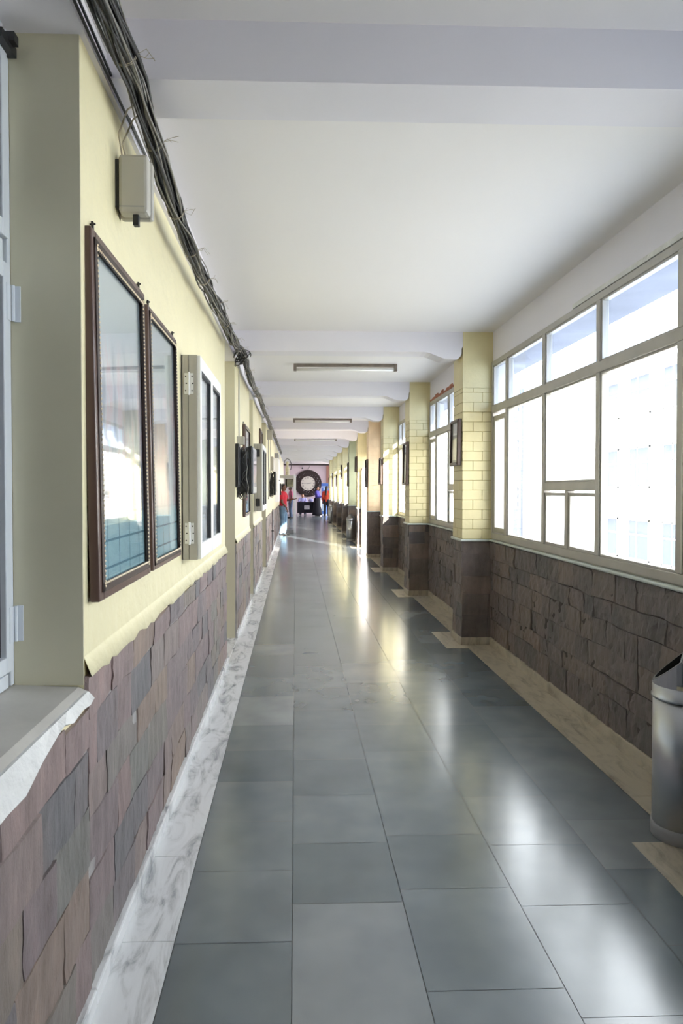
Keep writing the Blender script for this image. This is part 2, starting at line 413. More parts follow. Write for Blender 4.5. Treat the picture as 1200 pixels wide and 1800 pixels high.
# reveals get a skin of wall paint with their shade put into the colour
rv = MB()
rv.box(-.80, -.6055, 1.962, 1.968, .94, LT).box(-.80, -.6055, 6.864, 6.871, 0, LT).box(-.80, -.6055, 9.774, 9.781, 0, LT).box(-.80, -.5705, 13.194, 13.201, 0, LT)
rv.build('reveal_shade_skin', 'reveal', wall_l)
top = MB().box(-1.0, -.60, YB, YE, LT, CZ)
top.box(-.60, -.588, YB, YE, LT, LT + .03)
top.build('trim_3', 'beam', kind='structure')
MB().box(-1.0, -.85, YB, YE, 0, LT).build('niche_back', 'yellow', wall_l)
rnd = random.Random(11)
stL = MB(); back = MB()
for a, b, x in [(YB, 1.967, -.605)] + segs:
    U = b - a; Vv = .962 if a > 1 else .885
    near = a < 10
    clad(stL, None, (lambda u, v, d, a=a, x=x: (x + d, a + u, .055 + v)), U, Vv - .055, rnd, jag=.02, fine=near, dep=(.0095, .0135), lo=.16, hi=.42, course=.165, rough=.35, gap=.001)
    back.box(x - .003, x + .006, a + .002, b - .002, .05, Vv - .02)
    if a > 5: back.box(x - .03, x + .012, a - .004, a + .002, 0, Vv - .02)
stL.build('stone_cladding', 'stoneL', wall_l)
back.build('mortar_bed', 'mortarL', wall_l)
bb = MB()
for a, b, x in [(YB, 1.967, -.605)] + segs: bb.box(x, x + .032, a, b, 0, .055)
for a, b in ((5.9, 6.87), (9.02, 9.78), (12.3, 13.2)):
    bb.box(-.85, -.58, a, b, -.01, .004)
bb.build('baseboard_left', 'marble', kind='structure', bevel=.006)
# plaster lip above the cladding
lip = MB(); rnd = random.Random(3)
for a, b, x in segs[:3]:
    y = a; z0 = .955
    while y < b - .005:
        y2 = min(b, y + rnd.uniform(.04, .09)); z1 = .955 + rnd.uniform(-.012, .010)
        lip.add([(x, y, z0), (x, y2, z1), (x, y2, 1.02), (x, y, 1.02), (x + .022, y, z0 + .008), (x + .022, y2, z1 + .008), (x + .001, y2, 1.015), (x + .001, y, 1.015)],
                [(4, 5, 6, 7), (0, 1, 5, 4), (3, 7, 6, 2)]); y = y2; z0 = z1
lip.build('plaster_lip', 'yellow', wall_l, smooth=True)

# recessed window next to the camera: sill, frame, dark panes
MB().prism([(-.86, .905), (-.86, .945), (-.62, .935), (-.592, .922), (-.590, .895), (-.62, .89)], -2.2, 1.962, 'y').build('trim_4', 'sill', kind='structure')
sp = MB(); rnd = random.Random(8); y = -2.2; z = .845
while y < 1.95:
    y2 = min(y + rnd.uniform(.04, .10), 1.955)
    target = .845 if y2 < 1.5 else (.865 if y2 < 1.62 else .892)
    z2 = target + rnd.uniform(-.010, .010)
    sp.add([(-.605, y, z), (-.605, y2, z2), (-.605, y2, .925), (-.605, y, .925), (-.572, y, z + .012), (-.572, y2, z2 + .012), (-.590, y2, .925), (-.590, y, .925)],
           [(4, 5, 6, 7), (0, 4, 7, 3), (1, 2, 6, 5), (0, 1, 5, 4), (3, 7, 6, 2)])
    y, z = y2, z2
sp.build('trim_5', 'plaster', kind='structure')
w1 = struct('window_1')
f = MB().box(-.86, -.80, 1.942, 1.962, .945, 2.775).box(-.86, -.80, -2.2, 1.925, .945, .985).box(-.86, -.80, -2.2, 1.925, 2.735, 2.775).box(-.86, -.805, -2.2, 1.925, 2.13, 2.19)
f.build('frame', 'aluwhite', w1, bevel=.003)
for k, (y0, y1) in enumerate([(1.07, 1.94), (.22, 1.06), (-.63, .21), (-1.5, -.64)]):
    for z0, z1 in ((.99, 2.125), (2.195, 2.73)):
        s_ = MB().box(-.835, -.795, y0, y0 + .045, z0, z1).box(-.835, -.795, y1 - .038, y1, z0, z1).box(-.835, -.795, y0 + .045, y1 - .038, z0, z0 + .045).box(-.835, -.795, y0 + .045, y1 - .038, z1 - .045, z1).build('sash', 'aluwhite', w1, bevel=.003)
        MB().box(-.818, -.812, y0 + .045, y1 - .038, z0 + .045, z1 - .045).build('pane', 'darkglass', s_)
for z in (1.12, 2.02):
    MB().box(-.796, -.793, 1.92, 1.945, z - .05, z + .05).tube([(-.789, 1.950, z - .05), (-.789, 1.950, z + .05)], .005, 8).box(-.789, -.772, 1.956, 1.961, z - .05, z + .05).build('hinge', 'aluwhite', w1)
MB().box(-.80, -.775, 1.86, 1.955, 2.70, 2.725).box(-.80, -.76, 1.90, 1.93, 2.715, 2.74).build('latch', 'black', w1)
# niche doors
for k, (a, b) in enumerate(((5.9, 6.87), (9.02, 9.78), (12.3, 13.2))):
    d = struct('door_%d' % (k + 1), (-.85, (a + b) / 2, 0)); h = (b - a) / 2
    MB().box(0, .02, -h + .05, h - .05, .01, 2.05).build('door_leaf', 'doorbrown', d)
    MB().box(0, .035, -h + .01, -h + .05, 0, 2.1).box(0, .035, h - .05, h - .01, 0, 2.1).box(0, .035, -h + .01, h - .01, 2.05, 2.1).build('door_frame', 'doorwhite', d)
    MB().tube([(.02, h - .12, 1.0), (.06, h - .12, 1.0), (.06, h - .22, 1.0)], .008, 8).build('door_handle', 'steel', d)

# ------------------------------------------------------------------ ceiling and beams
MB().box(-1.0, 2.1, YB, YE, CZ, CZ + .15).box(-3.2, 4.3, YE, YL + .2, CZ, CZ + .15).build('ceiling', 'white', kind='structure')
for k, p in enumerate(PY + [-2.0]):
    b = MB(); z0 = 2.81
    prof = [(-.60, CZ), (-.60, z0), (1.18, z0)]
    if k == 0: prof += [(1.60, z0)]
    for i in range(7) if k else ():
        t = i / 6; prof.append((1.22 + .24 * t, z0 - .065 * (1 - math.cos(t * PI)) / 2))
    if k: prof.append((1.53, z0 - .066))
    for i in range(1, 7) if k else ():
        t = i / 6 * PI / 2; prof.append((1.53 + .06 * math.sin(t), z0 - .066 + .07 * (1 - math.cos(t)) + (.03 if i == 6 else 0)))
    prof += [(1.602, z0 + .06), (1.602, CZ)]
    b.prism(prof, p + .005, p + .235, 'y').build('trim_%d' % (k + 10), 'beam', kind='structure')

# ------------------------------------------------------------------ the window side: parapet, lintel, wall
wr = MB(); SZ, HZ = 1.0, 2.72
wr.box(RX, RX + .2, YB, 15.33, 0, SZ).box(RX, RX + .2, 17.55, YE, 0, SZ)
wr.box(RX, RX + .2, YB, 15.33, HZ, CZ).box(RX, RX + .2, 17.55, YE, HZ, CZ)
wr.box(RX, RX + .2, 15.33, 17.55, 2.3, CZ)
# concrete sunshade over the windows outside
sh_ = MB().box(RX + .055, RX + .40, YB, 15.33, 2.70, 2.719).box(RX + .055, RX + .40, 17.55, YE, 2.70, 2.719).box(RX + .2, RX + .40, YB, 15.33, 2.719, 2.82).box(RX + .2, RX + .40, 17.55, YE, 2.719, 2.82)
for p in PY: wr.box(RX + .01, RX + .2, p, p + PD, SZ, HZ)
wr.box(RX, RX + .2, YB, -.05, SZ, HZ).box(RX, RX + .2, 32.2, YE, SZ, HZ)
wall_r = wr.build('wall_right', 'beam', kind='structure'); sh_.build('sunshade', 'shade', wall_r)
rnd = random.Random(21); stR = MB(); mr = MB(); ledge = MB(); bbr = MB()
gaps = [(YB, PY[0])] + [(PY[k] + PD, PY[k + 1]) for k in range(len(PY) - 1)] + [(PY[-1] + PD, YE)]
for a, b in gaps:
    if abs(a - 15.33) < .02: continue
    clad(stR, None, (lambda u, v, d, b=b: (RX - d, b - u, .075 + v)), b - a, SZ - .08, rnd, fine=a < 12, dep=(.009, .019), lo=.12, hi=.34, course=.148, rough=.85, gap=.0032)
    mr.box(RX - .006, RX + .003, a, b, .07, SZ - .005)
    ledge.box(RX - .035, RX + .18, a, b, SZ, SZ + .022)
    bbr.box(RX - .022, RX, a, b, 0, .075)
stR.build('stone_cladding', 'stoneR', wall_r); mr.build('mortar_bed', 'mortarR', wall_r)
ledge.build('window_ledge', 'teal', wall_r, bevel=.009)
bbr.build('baseboard_right', 'cream', kind='structure', bevel=.004)
rb = MB(); rnd = random.Random(4); y = 7.2
while y < 9.5:
    y2 = y + rnd.uniform(.08, .2); rb.box(RX - .006, RX + .01, y, min(y2, 9.54), 2.715 + rnd.uniform(0, .01), 2.75 + rnd.uniform(-.01, .03)); y = y2
rb.build('exposed_brick', 'rawbrick', wall_r)
MB().box(RX - .012, RX + .004, 3.15, 4.6, 2.722, 2.752).build('bare_strip', 'plaster', wall_r)

# windows ---------------------------------------------------------
def window(n, ys, mid=2.255, sub=True, plain=False, frost=False):
    """ys: mullion centres from one jamb to the other, the narrow light last"""
    w = struct('window_%d' % n); x0, x1 = 1.875, 1.935; z0, z1 = 1.03, 2.715
    a, b = ys[0], ys[-1]; t = .026
    MB().box(x0, x1, a, a + .04, z0, z1).box(x0, x1, b - .04, b, z0, z1).box(x0, x1, a + .04, b - .04, z0, z0 + .055).box(x0, x1, a + .04, b - .04, z1 - .045, z1).box(x0 + .015, x1 - .01, a, b, z0 - .012, z0).build('frame', 'alu', w, bevel=.004)
    MB().box(x0 - .006, x1, a + .04, b - .04, mid - .032, mid + .032).build('transom', 'alu', w, bevel=.005)
    for y in ys[1:-1]:
        MB().box(x0 - .004, x1 - .004, y - t, y + t, z0 + .055, mid - .032).box(x0 - .004, x1 - .004, y - t, y + t, mid + .032, z1 - .045).build('mullion', 'alu', w, bevel=.005)
    nl = len(ys) - 1
    def bead(y0, y1, zz0, zz1, par, mtl='glass', wd=.014):
        f = MB().box(x0 + .006, x1 - .012, y0, y0 + wd, zz0, zz1).box(x0 + .006, x1 - .012, y1 - wd, y1, zz0, zz1).box(x0 + .006, x1 - .012, y0 + wd, y1 - wd, zz0, zz0 + wd).box(x0 + .006, x1 - .012, y0 + wd, y1 - wd, zz1 - wd, zz1).build('sash', 'alu', par, bevel=.003)
        MB().box(1.902, 1.907, y0 + wd - .003, y1 - wd + .003, zz0 + wd - .003, zz1 - wd + .003).build('pane', 'frosted' if frost else mtl, f)
    for i in range(nl):
        y0 = ys[i] + (t if i else .04); y1 = ys[i + 1] - (t if i < nl - 1 else .04)
        bead(y0, y1, mid + .032, z1 - .045, w, 'tintglass')
        lo, hi = z0 + .055, mid - .032
        if i == nl - 1 and not plain:
            bead(y0 + .004, y1 - .004, lo + .006, hi - .03, w, 'glass', .05)
        elif i == nl - 3 and sub:
            MB().box(x0 - .002, x1 - .006, y0, y1, 1.49, 1.55).build('rail', 'alu', w, bevel=.004)
            ym = (y0 + y1) / 2 + .02
            MB().box(x0, x1 - .008, ym - t, ym + t, lo, 1.49).build('mullion', 'alu', w, bevel=.004)
            bead(y0, y1, 1.55, hi, w); bead(y0, ym - t, lo, 1.475, w, 'glass', .022); bead(ym + t, y1, lo, 1.475, w, 'glass', .022)
        else: bead(y0, y1, lo, hi, w)
    return w
window(2, [2.61, 3.28, 4.19, 5.12, 6.03, 6.49])
window(9, [-.04, .6, 1.2, 1.7, 2.2])
def bay(n, k):
    a, b = PY[k] + PD + .01, PY[k + 1] - .01; L = b - a
    window(n, [a, a + L * .27, a + L * .55, a + L * .83, b] if k < 3 else [a, a + L * .25, a + L * .5, a + L * .72, b], plain=k >= 2, frost=k in (3, 5))  # frosted panes added in two unseen bays to brighten the far ceilings
for n, k in ((3, 1), (4, 2), (10, 3), (11, 5), (5, 6), (6, 7), (7, 8), (8, 9)): bay(n, k)

# pillars -----------------------------------------------------------
def pillar(y, label, paint, rnd, detail):
    t = thing('brick_pillar', label, 'pillar', (PX, y, 0), 0, 'painted brick pillars between the windows')
    w = RX - PX + .004; d = PD
    MB().box(.006, w, .006, d - .006, 1.02, CZ - .001).box(.002, w, .002, d - .002, 2.47, CZ - .002).build('shaft_core', 'joint' if paint == 'brickp' else paint, t)
    bm = MB(); z = 1.024; r = 0; h = .0935; g = .0022
    while z < 2.46:
        z1 = min(z + h, 2.47)
        off = .09 * (r % 2)
        for face in range(3):
            L = w if face == 0 else d
            u = -off if r % 2 else 0
            while u < L:
                u0 = max(0, u); u1 = min(L, u + .19); u += .19
                if u1 - u0 < .015: continue
                p = rnd.uniform(-.0022, .002)
                a, b = u0 + (g if u0 > 0 else 0), u1 - (g if u1 < L else 0)
                if face == 0: bm.box(a + (p if u0 == 0 else 0), b, -p, .02, z + g, z1 - g, rnd.random())
                elif face == 1: bm.box(-p, .02, a, b, z + g, z1 - g, rnd.random())
                else: bm.box(a if False else -p + .0, w, d - .02, d + p, z + g, z1 - g, .5) if u0 == 0 else None
        z = z1; r += 1
    bm.build('brick_facing', paint, t, bevel=.0025 if detail else 0)
    MB().box(.0005, w, .0005, d - .0005, 2.47, CZ - .0005).build('plaster_top', paint, t)
    sb = MB()
    MB().box(.012, w, .012, d - .012, .06, .998).build('base_core', 'mortarR', t)
    clad(sb, None, (lambda u, v, dd: (u, .012 - dd, .07 + v)), w, .928, rnd, lo=.29, hi=.5, course=.19, dep=(.008, .018), fine=detail, flip=False)
    clad(sb, None, (lambda u, v, dd: (.012 - dd, d - .0 - u, .07 + v)), d, .928, rnd, lo=.14, hi=.3, dep=(.008, .018), fine=detail, flip=False)
    clad(sb, None, (lambda u, v, dd: (w - u, d - .012 + dd, .07 + v)), w, .928, rnd, lo=.29, hi=.5, course=.19, dep=(.008, .018), fine=False, flip=False)
    sb.build('stone_base', 'stoneR', t)
    MB().box(-.022, w, -.022, d + .022, .998, 1.022).build('ledge', 'teal', t, bevel=.008)
    MB().box(-.012, w, -.012, d + .012, 0, .072).build('skirting', 'cream', t, bevel=.004)
    return t
names = ['standing behind the large steel bin, mostly out of view', 'with a framed grey sketch, next to the wide four-light window', 'with a tall dark framed picture, second past the wide window',
         'sunlit white below, third past the wide window', 'with peach paint, between sunlit pillar and white door leaf', 'with bright sunlit top behind the open white door leaf',
         'with pale green paint beside the distant steel bin', 'first of the four sunlit ones past the distant bin', 'second of the four sunlit ones past the distant bin', 'third of the four sunlit ones past the distant bin', 'last one before the lobby with the big clock']
rnd = random.Random(31)
for k, p in enumerate(PY):
    pt = 'brickpeach' if k == 4 else 'brickgreen' if k == 6 else 'brickp'
    pillar(p, ('peach' if k == 4 else 'pale green' if k == 6 else 'yellow') + ' painted brick pillar ' + names[k].replace('with peach paint, ', '').replace('with pale green paint ', ''), pt, rnd, k < 5)

# ------------------------------------------------------------------ corridor ends and lobby
MB().box(-1.0, 2.1, YB - .1, YB, 0, CZ).build('wall_back', 'yellow', kind='structure')
lw = MB().box(-3.2, -1.0, YE - .1, YE, 0, CZ).box(2.09, 4.3, YE - .1, YE, 0, CZ).box(-3.3, -3.2, YE, YL, 0, CZ)
lw.box(1.62, 2.09, YE - .12, YE, 0, CZ)
lw.build('wall_lobby', 'endwall', kind='structure')
we = MB().box(-3.2, 4.3, YL, YL + .15, 0, CZ).build('wall_front', 'endwall', kind='structure')
MB().box(1.86, 2.02, YL - .08, YL, 0, CZ).build('peach_pilaster', 'peachwall', we)
MB().box(-3.2, 4.3, YL - .12, YL, 2.93, CZ).build('cornice', 'ringbrown', we)
MB().box(2.10, 2.30, YL - .5, YL, 0, 2.93).build('trim_6', 'doorbrown', kind='structure')

# open doorway with white leaf past the peach pillar
dr = thing('door_leaf', 'tall white door leaf standing open in front of a sunlit pillar', 'door', (1.69, 17.46, 0), 0)
MB().box(0.02, .80, -.035, 0, .012, 2.03).build('panel', 'doorwhite', dr)
MB().box(0, .02, -.038, .002, .012, 2.035).build('edge_strip', 'brown', dr)
MB().tube([(.07, -.035, 1.0), (.07, -.08, 1.0), (.17, -.08, 1.0)], .008, 8).build('handle', 'steel', dr)
MB().box(1.89, 2.1, 15.33, 17.55, -.1, .004).build('trim_7', 'cream', kind='structure')

# ------------------------------------------------------------------ pictures
def picture_frame(w, h, depth, fw, mtl, beads, painting, name, label, cat, loc, rz, tiltx, group=None):
    """local: hangs on plane y=0 facing -y ... here x is depth (towards the corridor), y runs along the wall"""
    t = thing(name, label, cat, loc, rz, group)
    Mx = Matrix.Rotation(tiltx, 4, 'Y')
    def B(mb, *a): mb.box(*a, mtx=Mx); return mb
    f = MB()
    for (a0, a1, b0, b1) in ((0, fw, 0, h), (w - fw, w, 0, h), (fw, w - fw, 0, fw), (fw, w - fw, h - fw, h)):
        B(f, 0, depth, a0, a1, b0, b1)
    f.build('frame', mtl, t, bevel=.005)
    g = MB(); q = fw * .55
    for (a0, a1, b0, b1) in ((q, fw + .008, q, h - q), (w - fw - .008, w - q, q, h - q), (q, w - q, q, fw + .008), (q, w - q, h - fw - .008, h - q)):
        B(g, depth - .004, depth + .004, a0, a1, b0, b1)
    g.build('inner_molding', 'darkbrown' if beads else mtl, t, bevel=.002)
    pt = MB(); B(pt, depth * .45, depth * .6, fw - .002, w - fw + .002, fw - .002, h - fw + .002)
    pt.build('painting', painting, t)
    gl = MB(); B(gl, depth * .66, depth * .68 + .002, fw, w - fw, fw, h - fw); gl.build('glazing', 'picglass', t)
    if beads:
        bd = MB(); n = int(h / .016)
        for i in range(n):
            z = fw * .9 + (h - 1.8 * fw) * i / (n - 1)
            for yy in (fw + .004, w - fw - .004): bd.ball(Mx @ Vector((depth + .003, yy, z)), .0045, 6, 4)
        m = int(w / .016)
        for i in range(m):
            yy = fw + (w - 2 * fw) * i / (m - 1)
            for z in (fw + .004, h - fw - .004): bd.ball(Mx @ Vector((depth + .003, yy, z)), .0045, 6, 4)
        bd.build('beading', 'bead', t)
        for yy in (.05, w - .06): MB().tube([(-.012, yy, h + .02), (.01, yy, h + .022)], .003, 6).box(-.002, .004, yy - .006, yy + .006, h - .005, h + .028).build('hanging_hook', 'cable', t)
    return t
pm = [painting_mat('painting_print_%s' % c, s) for c, s in (('a', 1.3), ('b', 7.7), ('c', 4.1), ('d', 9.2))]
grp = 'brown framed pictures on the yellow wall'
TL = math.radians(-1.0)
picture_frame(.70, 1.09, .030, .045, 'brown', True, pm[0], 'framed_picture', 'large brown framed picture with blue tiled floor, under the beige box', 'picture', (-.598, 2.0, 1.17), 0, TL, grp)
picture_frame(.66, 1.07, .030, .035, 'brown', True, pm[1], 'framed_picture', 'large brown framed picture with pearl beading, beside the hinged cabinet', 'picture', (-.600, 2.765, 1.17), 0, TL, grp)
picture_frame(.85, 1.07, .028, .035, 'brown', True, pm[2], 'framed_picture', 'tall brown framed picture behind the first black television', 'picture', (-.600, 7.85, 1.18), 0, 0, grp)
picture_frame(.70, .95, .025, .03, 'brown', False, pm[3], 'framed_picture', 'brown framed picture between the second cabinet and the junction box', 'picture', (-.602, 11.4, 1.56), 0, 0, grp)
picture_frame(.165, .44, .035, .02, 'black', False, pm[1], 'framed_picture', 'small black framed picture beside the cables of the first television', 'picture', (-.603, 6.885, 1.52), 0, 0, grp)
# small pictures on the pillars: same builder turned round to face the other way
sketch = painting_mat('sketch_print', 2.2)
for n_ in sketch.node_tree.nodes:
    if n_.type == 'VALTORGB':
        for e_, c_ in zip(n_.color_ramp.elements, ((.35, .34, .34), (.55, .53, .50), (.68, .65, .60), (.72, .69, .63), (.62, .6, .56), (.75, .72, .67))): e_.color = (*c_, 1)
    if n_.type == 'TEX_BRICK':
        for q_ in ('Color1', 'Color2', 'Mortar'): n_.inputs[q_].default_value = (.6, .57, .53, 1)
pg = 'small framed pictures on the pillars'
plab = ['brown framed grey sketch on the pillar beside the wide window', 'tall brown framed picture on the second pillar past the wide window', 'narrow brown framed picture on the third pillar, white in the sun',
        'dark framed picture on the peach pillar', 'dark framed picture on the pillar behind the white door leaf', 'dark framed picture on the pale green pillar above the distant bin',
        'small dark frame on the first of the four sunlit pillars', 'small dark frame on the second of the four sunlit pillars', 'small dark frame on the third of the four sunlit pillars', 'small dark frame on the last pillar before the lobby']
for i, k in enumerate(range(1, 11)):
    z0, hh = [(1.73, .45), (1.56, .61), (1.59, .49), (1.54, .62), (1.95, .40), (1.58, .72), (1.85, .48), (1.60, .45), (1.60, .60), (1.55, .5)][i]
    tl = math.radians(-1)
    picture_frame(.33, hh, .034, .022, 'brown' if k < 4 else 'darkbrown', False, sketch, 'framed_picture', plab[i], 'picture', (PX - .012, PY[k] + .35, z0), PI, tl, pg)

# ------------------------------------------------------------------ hinged glass cabinets
def cabinet(L, h, dp, label, loc, hinge_m):
    t = thing('glass_cabinet', label, 'cabinet', loc)
    MB().box(0, .008, 0, L, 0, h).build('back_panel', 'beige', t)
    MB().box(0, dp, 0, .012, 0, h).box(0, dp, L - .012, L, 0, h).box(0, dp, .012, L - .012, 0, .012).box(0, dp, .012, L - .012, h - .012, h).build('case', 'alu', t, bevel=.002)
    MB().box(dp * .46, dp * .48, -.002, 0, .002, h - .002).build('seam', 'cable', t)
    for z in (h * .13, h * .86):
        hb = MB().box(dp * .22, dp * .78, -.004, -.001, z - .055, z + .055).tube([(dp * .5, -.006, z - .06), (dp * .5, -.006, z + .06)], .006, 8).build('hinge', hinge_m, t)
        for sx in (.30, .70):
            for dz in (-.038, 0, .038): MB().tube([(dp * (sx + (.04 if dz == 0 else 0)), -.0045, z + dz), (dp * (sx + (.04 if dz == 0 else 0)), -.006, z + dz)], .004, 8).build('screw', 'cable', hb)
    for k in range(2):
        a = L * k / 2; b = a + L / 2; q = .055
        d = MB().box(dp, dp + .018, a + .003, a + q, .003, h - .003).box(dp, dp + .018, b - q, b - .003, .003, h - .003).box(dp, dp + .018, a + q, b - q, .003, q + .03).box(dp, dp + .018, a + q, b - q, h - q - .02, h - .003).build('door', 'alulight', t, bevel=.003)
        MB().box(dp + .001, dp + .014, a + q, a + q + .008, q + .03, h - q - .02).box(dp + .001, dp + .0185, b - q - .022, b - q, q + .03, h - q - .02).box(dp + .001, dp + .0185, a + q, b - q, h - q - .038, h - q - .02).build('gasket', 'rubber', d)
        MB().box(dp + .004, dp + .009, a + q, b - q, q + .03, h - q - .02).build('pane', 'glass', d)
    MB().box(dp - .012, dp - .006, .03, L - .03, .05, h - .05).build('notice_sheet', 'paper', t)
    return t
cabinet(1.0, 1.085, .085, 'pale aluminium cabinet with two glass doors and silver side hinges', (LX + .001, 3.64, 1.125), 'alulight')
cabinet(1.2, .98, .115, 'white glass-door cabinet with black side hinges, beyond the first television', (LX + .001, 9.93, 1.18), 'black')

# ------------------------------------------------------------------ beige box on the wall
bx = thing('wall_box', 'beige plastic box high on the yellow wall above the first picture', 'box', (LX, 2.33, 2.43))
MB().box(.012, .110, 0, .06, 0, .195).build('housing', 'beige', bx, bevel=.012)
MB().box(.004, .115, .055, .09, -.002, .197).build('cover', 'beige', bx, bevel=.01)
MB().box(0, .012, .01, .08, .02, .18).build('wall_bracket', 'black', bx)
MB().box(.055, .075, .02, .045, -.035, .002).build('cable_stub', 'black', bx, bevel=.003)
MB().box(.015, .10, -.001, .003, .018, .021).build('seam', 'grey', bx)
MB().tube([(.02, .03, .19), (.01, .02, .27), (.035, .04, .36), (.10, .03, .40)], .003, 6).tube([(.03, .05, .19), (.015, .05, .25), (.05, .06, .34), (.12, .05, .38)], .003, 6).build('lead_wire', 'tie', bx)

# ------------------------------------------------------------------ cable bundle under the beam edge
rnd = random.Random(77)
def path_z(y):
    ks = [-5, -2, 0, 2.15, 2.36, 2.68, 3.46, 5.34, 6.5, 8, 9.6, 11, 12.5, 13.8, 15.1, 18, 20.5, 24, 33]
    vs = [2.7, 2.77, 2.68, 2.78, 2.74, 2.67, 2.64, 2.69, 2.775, 2.72, 2.78, 2.74, 2.775, 2.74, 2.775, 2.76, 2.77, 2.77, 2.77]
    for a, b, c, d in zip(ks, ks[1:], vs, vs[1:]):
        if a <= y <= b: t = (y - a) / (b - a); t = t * t * (3 - 2 * t); return c + (d - c) * t
    return 2.77
cb = thing('cable_bundle', 'thick bundle of grey cables running along under the ceiling beam edge', 'cable', (-.50, 0, 0))
for nm, mt, cnt, r0, sc_ in (('dark_cable', 'cable', 32, .0046, .033), ('pale_cable', 'cablelight', 14, .0032, .035)):
    for part in range(1):
        mb = MB()
        for i in range(cnt):
            sx = rnd.uniform(0, 100); pts = []; y = -3.0; ox = rnd.gauss(0, .5) * sc_; oz = rnd.gauss(0, .6) * sc_
            while y < 24.5:
                nx = noise.noise(Vector((sx, y * 1.7, 0))) * sc_ * 1.2 + ox * .6; nz = noise.noise(Vector((sx, y * 1.7, 9))) * sc_ * 1.3 + oz * .6
                z = path_z(y) + min(nz, .022) - (.010 if any(p - .03 < y < p + .27 for p in PY) else 0)
                pts.append((nx, y, z)); y += .11 if y < 8 else .3
            mb.tube(pts, r0 * rnd.uniform(.8, 1.3), 5)
        mb.build(nm, mt, cb, smooth=True, kind='stuff')
for y in [.5, 1.3, 1.75, 2.05, 2.45, 2.9, 3.3, 3.75, 4.3, 4.9, 5.5, 6.1, 7.2, 8.3, 9.3, 10.5, 12.0, 14, 16, 18.5]:
    tb = MB(); z = path_z(y) - .002
    for k in range(2):
        pts = [(.034 * math.cos(a), y + .008 * k + .004 * math.sin(2 * a), z + .031 * math.sin(a)) for a in [2 * PI * i / 12 for i in range(13)]]
        tb.tube(pts, .0011, 4)
    for k in range(3):
        a = rnd.uniform(-.4, 1.2); L = rnd.uniform(.03, .07)
        p0 = Vector((.035, y, z)); tb.tube([p0, p0 + Vector((L * .5, rnd.uniform(-.02, .02), L * .4 * math.sin(a))), p0 + Vector((L * .9, rnd.uniform(-.03, .03), L * rnd.uniform(-.6, .4)))], .0010, 4)
    tb.build('twine_tie', 'tie', cb)
tg = MB()
for i in range(22):     # tangle where the bundle meets the beam
    c = Vector((rnd.uniform(-.03, .03), 6.42 + rnd.uniform(-.08, .05), 2.73 + rnd.uniform(-.06, .03))); R = rnd.uniform(.03, .075); ax = Vector((rnd.gauss(0, 1), rnd.gauss(0, 1), rnd.gauss(0, 1))).normalized()
    a = ax.orthogonal().normalized(); b = ax.cross(a); n0 = rnd.uniform(0, 6)
    tg.tube([c + (a * math.cos(n0 + q) + b * math.sin(n0 + q) * .7) * R for q in [k * .45 for k in range(rnd.randint(7, 14))]], .0042, 5)
tg.build('cable_coil', 'cable', cb, smooth=True)
# thin black cables and pale conduit fixed to the beam face
bc = thing('surface_cable', 'pair of thin dark cables clipped to the white beam above the pictures', 'cable', (-.59, 0, 2.83))
for k in range(2):
    pts = []; y = -1
    while y < 5.9: pts.append((.004 + .006 * k, y, .018 * math.sin(y * 1.7 + k) + .03 * noise.noise(Vector((y, k, 3))) - .03 * k)); y += .15
    MB().tube(pts, .0045, 5).build('cable', 'cable', bc, smooth=True)
cd = thing('conduit', 'white plastic conduit strip along the beam above the pictures', 'conduit', (-.60, 0, 2.90))
MB().box(0, .022, -3, 5.85, -.012, .012).build('strip', 'cablewhite', cd, bevel=.003)

# ------------------------------------------------------------------ fluorescent battens
def batten():
    t = thing('tube_light', 'largest unlit fluorescent tube fixture on the ceiling, with a long brown housing', 'light', (-.02, 8.2, CZ), 0, 'unlit tube fixtures on the ceiling')
    MB().box(0, 1.24, -.03, .03, -.034, 0).build('housing', 'fixture', t, bevel=.003)
    for a in (0, 1.205): MB().box(a, a + .035, -.034, .034, -.085, -.003).build('end_cap', 'fixture', t, bevel=.004)
    MB().tube([(.035, 0, -.068), (1.205, 0, -.064)], .017, 12).build('tube', 'tube', t, smooth=True)
    MB().tube([(.0, 0, -.006), (.3, .03, -.001 - .004), (.62, -.035, -.006), (.95, .033, -.004), (1.2, -.03, -.006)], .004, 5).build('lead_wire', 'cable', t)
    return t
b0 = batten()
dup(b0, (-.045, 14.5, CZ), 'middle one of the three unlit ceiling tube fixtures, smaller with a brown housing')
dup(b0, (-.03, 20.05, CZ), 'smallest unlit ceiling tube fixture, the last one before the big clock')

